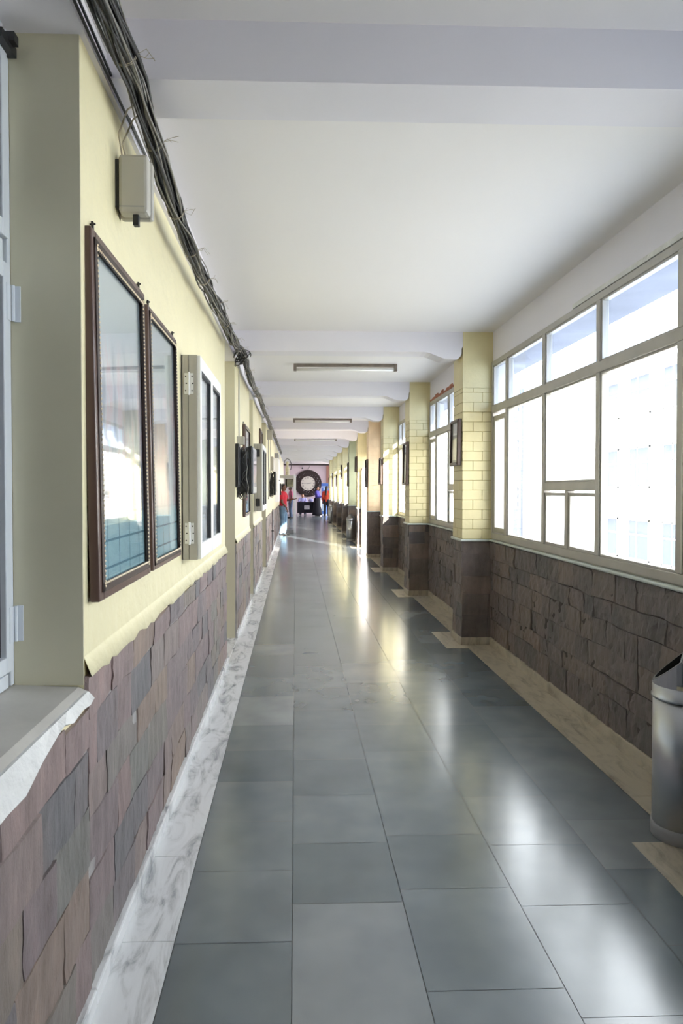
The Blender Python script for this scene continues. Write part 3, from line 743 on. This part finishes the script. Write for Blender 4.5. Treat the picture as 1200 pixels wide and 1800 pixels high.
# ------------------------------------------------------------------ bins
def steel_bin():
    t = thing('litter_bin', 'large steel litter bin with slanted open hood at the frame edge', 'bin', (1.668, 2.87, 0), math.radians(-33), 'steel litter bins along the window wall')
    r = .118; n = 40
    MB().lathe([(r - .004, .045), (r, .05), (r, .62), (r - .002, .62)], n=n).build('body', 'steel', t, smooth=True)
    MB().lathe([(r + .002, .60), (r + .007, .604), (r + .007, .612), (r + .002, .616), (r + .002, .66), (r - .004, .66)], n=n, cap=False).build('rim_band', 'steel', t, smooth=True)
    MB().lathe([(r + .003, 0.001), (r + .005, .004), (r + .005, .058), (r, .062)], n=n).build('base_ring', 'grey', t, smooth=True)
    hd = MB(); vs = []; H = .112
    for k in range(n):
        a = 2 * PI * k / n; x, y = (r + .001) * math.cos(a), (r + .001) * math.sin(a)
        vs += [(x, y, .655), (x, y, .668 + H * (1 - abs(x) / r))]
    hd.add(vs, [(2 * k, (2 * k + 2) % (2 * n), (2 * k + 3) % (2 * n), 2 * k + 1) for k in range(n)])
    ridge0, ridge1 = (0, -r, .668 + H), (0, r, .668 + H)
    half = [(r * math.cos(a), r * math.sin(a), .668 + H * (1 - abs(math.cos(a)))) for a in [-PI / 2 + PI * k / 20 for k in range(21)]]
    hd.add(half, [tuple(range(21))])
    hd.build('hood', 'steel', t)
    # open mouth: rim strip round the dark opening and the dark inside below it
    mo = MB(); m_ = [(r * math.cos(a), r * math.sin(a)) for a in [PI / 2 + PI * k / 20 for k in range(21)]]
    out = [(x, y, .669 + H * (1 - abs(x) / r)) for x, y in m_]; inn = [(x * .86 - .008, y * .86, .670 + H * (1 - abs(x * .86 - .008) / r)) for x, y in m_]
    mo.add(out + inn, [(k, k + 1, 22 + k, 21 + k) for k in range(20)] + [(0, 21, 41, 20)])
    mo.build('mouth_rim', 'steel', t)
    dk = [(x * .86 - .008, y * .86, .640 + H * .4 * (1 - abs(x) / r)) for x, y in m_]
    mi = MB(); mi.add(inn + dk, [(k, k + 1, 22 + k, 21 + k) for k in range(20)] + [(0, 21, 41, 20), tuple(range(21, 42))])
    mi.build('mouth', 'rubber', t)
    st = MB()
    for k in range(6):
        a0, a1 = [math.radians(262 + 7 * q) for q in (k, k + 1)]; R = r + .0035
        st.add([(R * math.cos(a0), R * math.sin(a0), .662), (R * math.cos(a1), R * math.sin(a1), .662), (R * math.cos(a1), R * math.sin(a1), .678 + .002 * k), (R * math.cos(a0), R * math.sin(a0), .678)], [(0, 1, 2, 3)])
    st.build('sticker', 'ornament', t)
    return t
b1 = steel_bin()
dup(b1, (1.60, 19.75, 0), 'slim steel litter bin in front of the pale green pillar', math.radians(-15))
dup(b1, (1.62, 31.3, 0), 'tiny distant steel bin beside the last pillar before the lobby')

# ------------------------------------------------------------------ televisions
def tv(w, h, d, standoff, label, loc):
    t = thing('television', label, 'television', (loc[0] + .001, loc[1], loc[2]))
    MB().box(standoff, standoff + d, 0, w, 0, h).build('casing', 'black', t, bevel=.012)
    MB().box(standoff + d, standoff + d + .006, .01, w - .01, .01, h - .01).build('bezel', 'grey', t, bevel=.003)
    MB().box(standoff + d + .005, standoff + d + .008, .045, w - .045, .075, h - .04).build('screen', 'screen', t)
    MB().box(0, .02, w * .3, w * .7, h * .2, h * .8).box(.02, standoff + .004, w * .42, w * .58, h * .35, h * .65).build('wall_bracket', 'black', t)
    rr = random.Random(int(w * 1000)); cbm = MB()
    for i in range(26):
        a = Vector((rr.uniform(.01, standoff - .008), rr.uniform(.0, w * .3), h * .92)); pts = []
        for k in range(12):
            q = k / 11; pts.append((min(max(a.x + .03 * math.sin(k * 1.3 + i), .006), standoff - .006), a.y + .03 * math.cos(k * 1.1 + i), h * (.94 - .98 * q) + (.02 * math.sin(i))))
        cbm.tube(pts, .0055, 5)
    cbm.build('cable_cluster', 'black', t, smooth=True)
    MB().box(.012, standoff - .012, .01, w * .22, h * .04, h * .88).build('connection_box', 'black', t, bevel=.006)
    lp = MB()
    for i in range(3): lp.tube([(.02 + .045 * math.cos(q) * (.5 + .2 * i) + .03, .02, -.01 + .045 * math.sin(q)) for q in [PI * k / 6 for k in range(0, 13)]], .003, 5)
    lp.tube([(standoff - .005, -.006, h * .6), (standoff - .02, -.01, h * .35), (standoff + .005, -.008, h * .15), (standoff - .01, -.006, -.02)], .004, 5)
    lp.build('white_lead', 'cablelight', t)
    return t
tv(.62, .50, .046, .115, 'first black wall television on a bracket, black cables hanging behind it', (LX, 7.1, 1.45))
tv(.62, .52, .046, .09, 'second, more distant black wall television below a beige board', (-.57, 15.0, 1.37))
jb = thing('junction_box', 'small white junction box above the cables of the first television', 'box', (LX, 7.12, 2.05)); MB().box(0, .075, 0, .06, -.085, .0).build('lid', 'beige', jb, bevel=.004)
MB().tube([(.02, .03, 0), (.018, .03, .4), (.02, .035, .8)], .009, 6).build('conduit', 'beige', jb)
jb2 = thing('junction_box', 'square beige junction box high up under the cable bundle', 'box', (-.57, 13.75, 2.50)); MB().box(0, .105, 0, .14, 0, .19).build('lid', 'beige', jb2, bevel=.006)
MB().tube([(.03, .04, 0), (.03, .04, -1.2)], .012, 6).build('conduit', 'beige', jb2); MB().tube([(.07, .06, 0), (.07, .06, -.7), (.03, .06, -.9)], .01, 6).build('conduit', 'beige', jb2)
pn = thing('notice_board', 'beige board above the second television', 'board', (-.569, 15.7, 1.93)); MB().box(0, .06, 0, 1.3, 0, .32).build('panel', 'beige', pn, bevel=.004); MB().box(.06, .068, .02, 1.28, .02, .30).build('frame', 'sill', pn)
wc = thing('wall_cupboard', 'white wall cupboard with dark handles beside the man in red', 'cabinet', (-.569, 18.6, 1.15))
MB().box(0, .10, 0, 1.3, 0, 1.2).build('body', 'doorwhite', wc, bevel=.004)
for k in range(2):
    dd = MB().box(.10, .115, .01 + .65 * k, .64 + .65 * k, .01, 1.19).build('door', 'doorwhite', wc); MB().box(.115, .13, .3 + .65 * k, .36 + .65 * k, .58, .61).build('handle', 'black', dd)
MB().box(0, .10, 0, 1.3, 1.2, 1.33).build('top_box', 'grey', wc)
sk = thing('wall_speaker', 'black speaker on the wall beside the head of the man in red', 'speaker', (-.569, 21.3, 1.32)); MB().box(.03, .13, 0, .16, 0, .36).build('cabinet', 'black', sk, bevel=.006); MB().box(0, .03, .06, .10, .12, .24).build('wall_bracket', 'grey', sk); MB().box(.03, .13, -.004, 0, .02, .34).build('grille', 'rubber', sk)
dp_ = thing('drain_pipe', 'dark vertical pipe down the stone below the second television', 'pipe', (-.535, 16.2, 0)); MB().tube([(0, 0, .06), (0, 0, 1.02)], .018, 8).build('pipe', 'grey', dp_); MB().box(-.03, .02, -.03, .03, .5, .53).build('clip', 'cable', dp_)

# ------------------------------------------------------------------ glazed partition
gp = thing('glass_partition', 'glazed partition with white post projecting from the wall', 'partition', (-.45, 23.4, 0))
MB().box(.39, .47, -.04, .04, 0, 2.0).build('post', 'doorwhite', gp, bevel=.004)
MB().box(-.11, .39, -.04, .04, 1.88, 1.98).build('head_rail', 'sill', gp, bevel=.004)
MB().box(-.11, .39, -.03, .03, 0, .12).build('bottom_rail', 'grey', gp, bevel=.004)
MB().box(.12, .16, -.02, .02, .12, 1.88).build('mullion', 'alulight', gp)
MB().box(-.11, .12, -.004, .004, .12, 1.88).box(.16, .39, -.004, .004, .12, 1.88).build('pane', 'glass', gp)
pp = thing('poster', 'small landscape poster fixed on the top of the glazed partition', 'poster', (-.36, 23.38, 1.58)); MB().box(0, .29, 0, .006, 0, .28).build('print', 'poster', pp); MB().box(-.01, .30, .006, .009, -.01, .29).build('backing', 'paper', pp)
og = thing('ornament', 'cream ornament with a dark arched wire standing on the glazed partition', 'ornament', (-.27, 23.4, 1.98))
MB().lathe([(.05, 0), (.07, .02), (.06, .12), (.08, .22), (.05, .3), (.03, .33), (.05, .38), (.055, .43), (.02, .48)], n=16).build('figure', 'ornament', og, smooth=True)
MB().tube([(.13 * math.cos(a), .02, .32 + .24 * math.sin(a)) for a in [-.6 + k * .3 for k in range(13)]], .012, 6).build('arched_wire', 'cable', og, smooth=True)

# ------------------------------------------------------------------ lobby furniture
ck = thing('wall_clock', 'huge round clock with carved dark ring and cream face on the end wall', 'clock', (.76, YL, 1.85))
def ring(mb, r0, r1, y0, y1, n=64, c=(0, 0)):
    vs = []
    for k in range(n):
        a = 2 * PI * k / n; ca, sa = math.cos(a), math.sin(a)
        vs += [(r0 * ca, y0, r0 * sa), (r1 * ca, y0, r1 * sa), (r0 * ca, y1, r0 * sa), (r1 * ca, y1, r1 * sa)]
    fs = []
    for k in range(n):
        i, j = 4 * k, 4 * ((k + 1) % n)
        fs += [(i, i + 1, j + 1, j), (i + 2, j + 2, j + 3, i + 3), (i + 1, i + 3, j + 3, j + 1), (i, j, j + 2, i + 2)]
    return mb.add(vs, fs)
ring(MB(), .42, .80, -.045, -.005).build('ring_board', 'ringbrown', ck)
ring(ring(MB(), .765, .81, -.08, -.02), .43, .47, -.08, -.02).build('ring_rim', 'ringbrown', ck)
rnd = random.Random(9); sc2 = MB(); ho = MB()
for k in range(20):
    a = 2 * PI * k / 20; c = Vector((.615 * math.cos(a), -.055, .615 * math.sin(a)))
    pts = [c + Vector((math.cos(a + q) * (.012 + .011 * q), 0, math.sin(a + q) * (.012 + .011 * q))) for q in [i * .6 for i in range(16)]]
    sc2.tube(pts, .012, 6)
sc2.build('scroll_carving', 'ringbrown', ck)
for k in range(70):
    a = rnd.choice([rnd.uniform(-1.2, .9), rnd.uniform(0, 2 * PI), rnd.uniform(-1.9, -.6)]); r = rnd.uniform(.50, .74); s_ = rnd.uniform(.008, .02)
    ho.ball((r * math.cos(a), -.05, r * math.sin(a)), (s_, .01, s_), 6, 4)
ho.build('pale_inlay', 'paper', ck)
MB().tube([(0, -.05, 0), (0, -.03, 0)], .44, 48).build('dial', 'clockface', ck)
nm = MB()
rom = ['XII', 'I', 'II', 'III', 'IIII', 'V', 'VI', 'VII', 'VIII', 'IX', 'X', 'XI']
for k, s_ in enumerate(rom):
    a = -2 * PI * k / 12; R = Matrix.Rotation(-a, 4, 'Y') @ Matrix.Translation((0, 0, .34)); wd = {'I': .022, 'V': .045, 'X': .045}
    tot = sum(wd[c] for c in s_); xx = -tot / 2
    for c in s_:
        m_ = xx + wd[c] / 2; xx += wd[c]
        def bar(x0_, x1_):
            d_ = Vector((x1_ - x0_, 0, .085)); T = R @ Matrix.Translation((m_ + (x0_ + x1_) / 2, -.053, 0)) @ Matrix.Rotation(math.atan2(d_.x, d_.z), 4, 'Y'); nm.box(-.005, .005, -.003, .003, -.043, .043, mtx=T)
        if c == 'I': bar(0, 0)
        elif c == 'V': bar(0, -.017); bar(0, .017)
        else: bar(-.017, .017); bar(.017, -.017)
nm.build('numerals', 'black', ck)
def hand(L, w, ang, nmn):
    T = Matrix.Rotation(ang, 4, 'Y'); MB().box(-w / 2, w / 2, -.062, -.056, -.05, L, mtx=T).build(nmn, 'black', ck)
hand(.34, .016, -PI / 2, 'minute_hand'); hand(.20, .024, math.radians(82), 'hour_hand')

tb = thing('table', 'desk draped in a black cloth in front of the big clock', 'table', (.10, 38.6, 0))
MB().box(0, 1.02, 0, .6, .74, .775).build('tabletop', 'blackcloth', tb)
dc = MB()
pts = [(x_ * .02, .006 * math.sin(x_ * 1.4)) for x_ in range(52)]
dc.add([(a, b - .012, z) for a, b in pts for z in (.16, .77)], [(2 * i, 2 * i + 2, 2 * i + 3, 2 * i + 1) for i in range(51)]); dc.box(0, .006, 0, .6, .16, .74).box(1.014, 1.02, 0, .6, .16, .74)
dc.build('table_cloth', 'blackcloth', tb)
for a in (.05, .95):
    for b in (.05, .55): MB().tube([(a, b, 0), (a, b, .74)], .02, 8).build('leg', 'alulight', tb)
sg = thing('sign', 'white paper sign hung on the front of the black-draped desk', 'sign', (.50, 38.57, .36)); MB().box(0, .30, -.006, 0, 0, .22).build('sheet', 'paper', sg); MB().box(.04, .26, -.008, -.006, .14, .16).box(.05, .25, -.008, -.006, .08, .09).box(.05, .22, -.008, -.006, .05, .06).build('print_line', 'grey', sg)
bgm = thing('bag', 'lavender bag lying on the black-draped desk', 'bag', (.88, 38.8, .787)); MB().ball((0, 0, .09), (.14, .1, .1), 14, 10).build('pouch', 'lav', bgm, smooth=True); MB().tube([(.06 * math.cos(a), 0, .17 + .06 * math.sin(a)) for a in [k * PI / 8 for k in range(9)]], .008, 6).build('strap', 'lav', bgm)
bn = thing('banner_stand', 'blue roll-up banner stand beside the big clock', 'banner', (1.50, 39.4, 0))
MB().box(0, .44, -.004, .004, .06, 1.85).build('banner', 'bluebanner', bn); MB().box(0, .44, -.04, .06, 0, .06).build('base', 'alulight', bn); MB().tube([(.22, .03, .05), (.22, .03, 1.86)], .01, 6).build('pole', 'steel', bn)
MB().box(.04, .40, -.006, -.004, 1.60, 1.67).box(.12, .36, -.006, -.004, 1.48, 1.54).box(.05, .25, -.006, -.004, 1.3, 1.38).box(.04, .2, -.006, -.004, .25, 1.2).build('pale_print', 'palebanner', bn)
cm = thing('dome_camera', 'small black dome camera high on the end wall above the clock', 'camera', (.42, YL, 2.76)); MB().ball((0, -.06, 0), .05, 12, 8).build('dome', 'black', cm, smooth=True); MB().tube([(0, -.06, .03), (0, -.06, .07), (0, 0, .07)], .02, 8).build('mount', 'grey', cm)
hk = thing('hanging_cord', 'thin cord from which the big clock hangs', 'cord', (.76, YL - .03, 2.66)); MB().tube([(0, 0, 0), (.05, 0, .12), (.12, 0, .26)], .008, 5).build('cord', 'cable', hk)

# ------------------------------------------------------------------ people
def chain(mb, pts, rs, flat=None, n=14):
    """tapered limb with round ends; flat=(sx, sy) squashes rings of upright limbs"""
    pts = [Vector(p) for p in pts]; P2 = []; R2 = []
    d0 = (pts[0] - pts[1]).normalized(); d1 = (pts[-1] - pts[-2]).normalized()
    for q in (1, .85, .5): P2.append(pts[0] + d0 * rs[0] * q); R2.append(rs[0] * math.sqrt(max(0.0004, 1 - q * q)))
    for i, p in enumerate(pts):
        P2.append(p); R2.append(rs[i])
        if i < len(pts) - 1: P2.append(p.lerp(pts[i + 1], .5)); R2.append((rs[i] + rs[i + 1]) / 2)
    for q in (.5, .85, 1): P2.append(pts[-1] + d1 * rs[-1] * q); R2.append(rs[-1] * math.sqrt(max(0.0004, 1 - q * q)))
    s0 = len(mb.v); mb.tube(P2, R2, n)
    if flat:
        k = 0
        for i, p in enumerate(P2):
            for j in range(n):
                v = Vector(mb.v[s0 + k]) - p; mb.v[s0 + k] = tuple(p + Vector((v.x * flat[0], v.y * flat[1], v.z))); k += 1

def remesh(o, vox):
    m = o.modifiers.new('remesh', 'REMESH'); m.mode = 'VOXEL'; m.voxel_size = vox; m.use_smooth_shade = True
    s = o.modifiers.new('smooth', 'SMOOTH'); s.factor = .5; s.iterations = 3

def person(label, loc, rz, J, shirt, trouser, skin, hair, vox=.010, sleeve=.55, robe=None, longhair=False, group=None):
    """local frame: faces -y, x to its own left; J gives joints"""
    t = thing('person', label, 'person', loc, rz)
    D = dict(pel=(0, 0, .92), wai=(0, 0, 1.06), che=(0, 0, 1.25), nek=(0, 0, 1.42), hed=(0, -.02, 1.56),
             shl=(.18, 0, 1.36), ell=(.22, .02, 1.08), wrl=(.23, -.06, .84), shr=(-.18, 0, 1.36), elr=(-.22, .02, 1.08), wrr=(-.23, -.06, .84),
             hil=(.09, 0, .88), knl=(.10, -.02, .48), anl=(.10, .02, .08), hir=(-.09, 0, .88), knr=(-.10, -.02, .48), anr=(-.10, .02, .08),
             hdl=(.02, -.04, -.16), hdr=(-.02, -.04, -.16), tl=(0, -1), tr=(0, -1)); D.update(J)
    V = {k: Vector(v) for k, v in D.items()}
    b = MB()
    chain(b, [V['pel'], V['wai'], V['che'], V['che'].lerp(V['nek'], .55)], [.115, .105, .12, .10], (1.35, .88), 20)
    chain(b, [V['che'].lerp(V['nek'], .6), V['nek'], V['hed'] - Vector((0, 0, .04))], [.07, .055, .052])
    h = V['hed']
    b.ball(h, (.075, .092, .108), 20, 14); b.ball(h + Vector((0, -.035, -.055)), (.052, .055, .05), 14, 10)
    b.ball(h + Vector((0, -.096, -.012)), (.012, .018, .022), 8, 6)
    b.ball(h + Vector((0, -.088, -.052)), (.024, .010, .006), 8, 6); b.ball(h + Vector((0, -.086, -.064)), (.020, .010, .006), 8, 6)
    for s in (1, -1): b.ball(h + Vector((s * .077, .01, -.01)), (.010, .020, .030), 8, 6)
    for s, a, e, w, hd in ((1, 'shl', 'ell', 'wrl', 'hdl'), (-1, 'shr', 'elr', 'wrr', 'hdr')):
        chain(b, [V['che'].lerp(V[a], .5), V[a], V[e], V[w]], [.06, .055, .041, .027])
        hdv = V[hd].normalized(); w0 = V[w]
        side = hdv.cross(Vector((0, 1, 0)) if abs(hdv.y) < .8 else Vector((0, 0, 1))).normalized(); nrm = side.cross(hdv)
        for q in (-.022, 0, .022): chain(b, [w0 + hdv * .01 + side * q * .5, w0 + hdv * .085 + side * q], [.018, .015])
        for i, (q, L) in enumerate(((-.032, .062), (-.011, .075), (.011, .070), (.032, .055))):
            p0 = w0 + hdv * .085 + side * q; p1 = p0 + hdv * L * .5 + nrm * .006; p2 = p1 + hdv * L * .42 + nrm * .022
            chain(b, [p0, p1, p2], [.0095, .009, .008], n=8)
        p0 = w0 + hdv * .025 - side * .02; chain(b, [p0, p0 - side * .028 + hdv * .03, p0 - side * .034 + hdv * .06 + nrm * .01], [.012, .010, .009], n=8)
    for s, hp, kn, an, to in ((1, 'hil', 'knl', 'anl', 'tl'), (-1, 'hir', 'knr', 'anr', 'tr')):
        chain(b, [V[hp], V[hp].lerp(V[kn], .4), V[kn], V[kn].lerp(V[an], .35), V[an]], [.092, .082, .055, .055, .036])
        tv_ = Vector((D[to][0], D[to][1], 0)).normalized()
        chain(b, [V[an] + Vector((0, 0, -.03)) - tv_ * .03, V[an] + tv_ * .13 + Vector((0, 0, -.05))], [.034, .026])
    body = b.build('body', skin, t); remesh(body, vox)
    # clothing
    c = MB()
    chain(c, [V['pel'] + Vector((0, 0, -.02)), V['wai'], V['che'], V['che'].lerp(V['nek'], .55)], [.132, .122, .135, .108], (1.35, .92), 20)
    chain(c, [V['che'].lerp(V['nek'], .5), V['nek'] - Vector((0, 0, .02))], [.085, .060])
    for a, e in (('shl', 'ell'), ('shr', 'elr')):
        chain(c, [V['che'].lerp(V[a], .5), V[a], V[a].lerp(V[e], min(1, sleeve))], [.075, .070, .060])
        if sleeve > 1: w = V['wrl' if a == 'shl' else 'wrr']; chain(c, [V[e], V[e].lerp(w, .9)], [.055, .040])
    s_ = c.build('shirt' if not robe else 'blouse', shirt, t); remesh(s_, vox)
    g = MB()
    if robe:
        g.lathe([(.16, 1.02), (.19, .9), (.21, .6), (.26, .25), (.29, .04)], V['pel'].x, V['pel'].y, 24); o = g.build('long_robe', robe, t, smooth=True)
    else:
        for hp, kn, an in (('hil', 'knl', 'anl'), ('hir', 'knr', 'anr')):
            chain(g, [V[hp], V[hp].lerp(V[kn], .4), V[kn], V[kn].lerp(V[an], .4), V[an]], [.108, .098, .074, .070, .062])
        chain(g, [V['hil'] + Vector((-.02, 0, .03)), V['hir'] + Vector((.02, 0, .03))], [.115, .115])
        o = g.build('trousers', trouser, t); remesh(o, vox)
    for an, to in (('anl', 'tl'), ('anr', 'tr')):
        tv_ = Vector((D[to][0], D[to][1], 0)).normalized(); q = MB()
        chain(q, [V[an] + Vector((0, 0, -.035)) - tv_ * .045, V[an] + Vector((0, 0, -.03)), V[an] + tv_ * .15 + Vector((0, 0, -.05))], [.042, .045, .034])
        for i_, vv in enumerate(q.v): q.v[i_] = (vv[0], vv[1], max(.001, vv[2]))
        q.build('shoe', 'black', t, smooth=True)
    hb = MB(); n0 = len(hb.v); hb.ball(h + Vector((0, .014, .018)), (.083, .098, .106), 20, 14)
    for i_, vv in enumerate(hb.v):
        if vv[1] < h.y - .02 and vv[2] < h.z + .055: hb.v[i_] = (h.x + (vv[0] - h.x) * .7, h.y + .0, max(vv[2], h.z + .03))
    if longhair: chain(hb, [h + Vector((0, .05, .02)), h + Vector((0, .10, -.15)), h + Vector((0, .13, -.36))], [.08, .075, .04])
    hb.build('hair', hair, t, smooth=True)
    for s in (1, -1): MB().ball(h + Vector((s * .03, -.086, .012)), (.011, .007, .007), 8, 6).build('eye', 'hair', t)
    return t
# rz = PI/2 turns a figure that faces -y to face +x
person('man in red shirt and light blue jeans standing beside the glazed partition', (-.40, 22.3, 0), math.radians(75),
       dict(hdr=(.0, -.05, -.14), shr=(-.18, 0, 1.36), elr=(-.20, -.02, 1.08), wrr=(-.15, -.16, .90), shl=(.18, -.01, 1.35), ell=(.20, -.10, 1.14), wrl=(.08, -.30, 1.18), hdl=(-.02, -.16, 0),
            knl=(.09, -.04, .48), anl=(.09, -.01, .08), knr=(-.09, -.01, .48), anr=(-.09, .04, .08)), 'red', 'jeans', 'skin', 'hair', .009)
ph = thing('phone', 'dark phone in the lowered hand of the man in red', 'phone', (-.285, 22.16, .765)); MB().box(-.005, .07, -.006, .006, 0, .035).build('casing', 'black', ph, bevel=.003); MB().box(.0, .065, -.0075, -.006, .003, .032).build('screen', 'grey', ph)
person('person in pink shirt seen through the glass partition', (-.24, 35.5, 0), math.radians(-80), dict(), 'pink', 'jeansd', 'skin', 'hair', .014)
sit = dict(pel=(0, 0, .50), wai=(0, 0, .64), che=(0, -.02, .83), nek=(0, -.04, 1.0), hed=(0, -.07, 1.13), shl=(.18, -.02, .94), ell=(.22, -.12, .74), wrl=(.12, -.32, .80), shr=(-.18, -.02, .94), elr=(-.22, -.12, .74), wrr=(-.12, -.32, .80),
           hdl=(-.02, -.16, 0), hdr=(.02, -.16, 0), hil=(.09, 0, .48), knl=(.12, -.42, .50), anl=(.12, -.40, .09), hir=(-.09, 0, .48), knr=(-.12, -.42, .50), anr=(-.12, -.40, .09))
person('person in lavender shirt sitting behind the black-draped desk', (.42, 39.62, 0), 0, sit, 'lav', 'jeansd', 'skinl', 'hair', .014, 1.2)
chx = thing('chair', 'plastic chair of the person behind the black-draped desk', 'chair', (.42, 39.66, 0))
MB().box(-.22, .22, -.22, .22, .36, .385).build('seat', 'navy', chx, bevel=.01); MB().box(-.2, .2, .2, .23, .45, .8).build('backrest', 'navy', chx, bevel=.01)
for a in (-.19, .19):
    for b_ in (-.19, .19): MB().tube([(a, b_, 0), (a, b_, .37 if b_ < 0 else .5)], .014, 8).build('leg', 'black', chx)
person('woman in dark robe and royal blue top standing beside the desk', (1.22, 38.3, 0), math.radians(70), dict(ell=(.22, -.08, 1.08), wrl=(.14, -.28, 1.10), hdl=(-.02, -.16, 0), elr=(-.22, -.08, 1.08), wrr=(-.14, -.28, 1.06), hdr=(.02, -.16, 0)), 'navy', 'blackcloth', 'skinl', 'hair', .014, 1.2, robe='blackcloth', longhair=True)
person('person in orange-red kurta and dark trousers in front of the blue banner', (1.72, 37.6, 0), math.radians(160), dict(), 'orange', 'blackcloth', 'skin', 'hair', .014, 1.2, longhair=True)

# ------------------------------------------------------------------ outside
yd = MB().box(2.3, 90, -70, 110, -3.7, -3.5).build('ground', 'ground', kind='structure')
def building(label, loc, L, H, D, rows, step, mtl='facade', rz=0, win=True):
    t = thing('building', label, 'building', loc, rz)
    MB().box(0, D, 0, L, 0, H).build('wall', mtl, t)
    MB().box(-.3, D, -.3, L + .3, H, H + .25).build('roof_slab', mtl, t)
    if win:
        n = int(L / step)
        for r in range(rows):
            for k in range(n):
                y = (k + .5) * step; z = 2.4 + r * 2.65
                f = MB().box(-.04, .02, y - .75, y + .75, z, z + .06).box(-.04, .02, y - .75, y + .75, z + 1.44, z + 1.5).box(-.04, .02, y - .75, y - .69, z, z + 1.5).box(-.04, .02, y + .69, y + .75, z, z + 1.5).box(-.04, .02, y + .1, y + .16, z, z + 1.5).box(-.04, .02, y - .69, y + .69, z + .9, z + .96).box(-.35, .02, y - .85, y + .85, z + 1.55, z + 1.62).build('window', mtl, t)
                MB().box(-.02, .01, y - .7, y + .7, z + .05, z + 1.45).build('pane', 'facadeglass', f)
    return t
building('white sunlit building with rows of windows seen through the wide window', (12.5, 11.5, -3.5), 16.6, 9.1, 8, 3, 2.35)
un, nn_ = Vector((1, -2.6, 0)).normalized(), Vector((2.6, 1, 0)).normalized()  # added unseen block, lined up with the sun to keep it off the near bays
o_ = un * 40 + nn_ * -20
building('tall plain block added out of view to shade the windows beside the camera', (o_.x, o_.y, -3.5), 25.55, 25, 14, 0, 4, rz=math.atan2(-2.6, 1), win=False)
b3 = building('distant pale building with a dark striped corner beyond the yard', (12.5, 37, -3.5), 18, 11, 8, 3, 3.2)
cs = MB()
for k in range(22): cs.box(-.06, .0, .9, 1.25 + .2 * (k % 2), .5 + k * .44, .78 + k * .44)
cs.build('corner_blocks', 'facadeglass', b3); MB().box(-.12, 0, .15, .55, 0, 10.5).build('drain_pipe', 'facadeglass', b3)
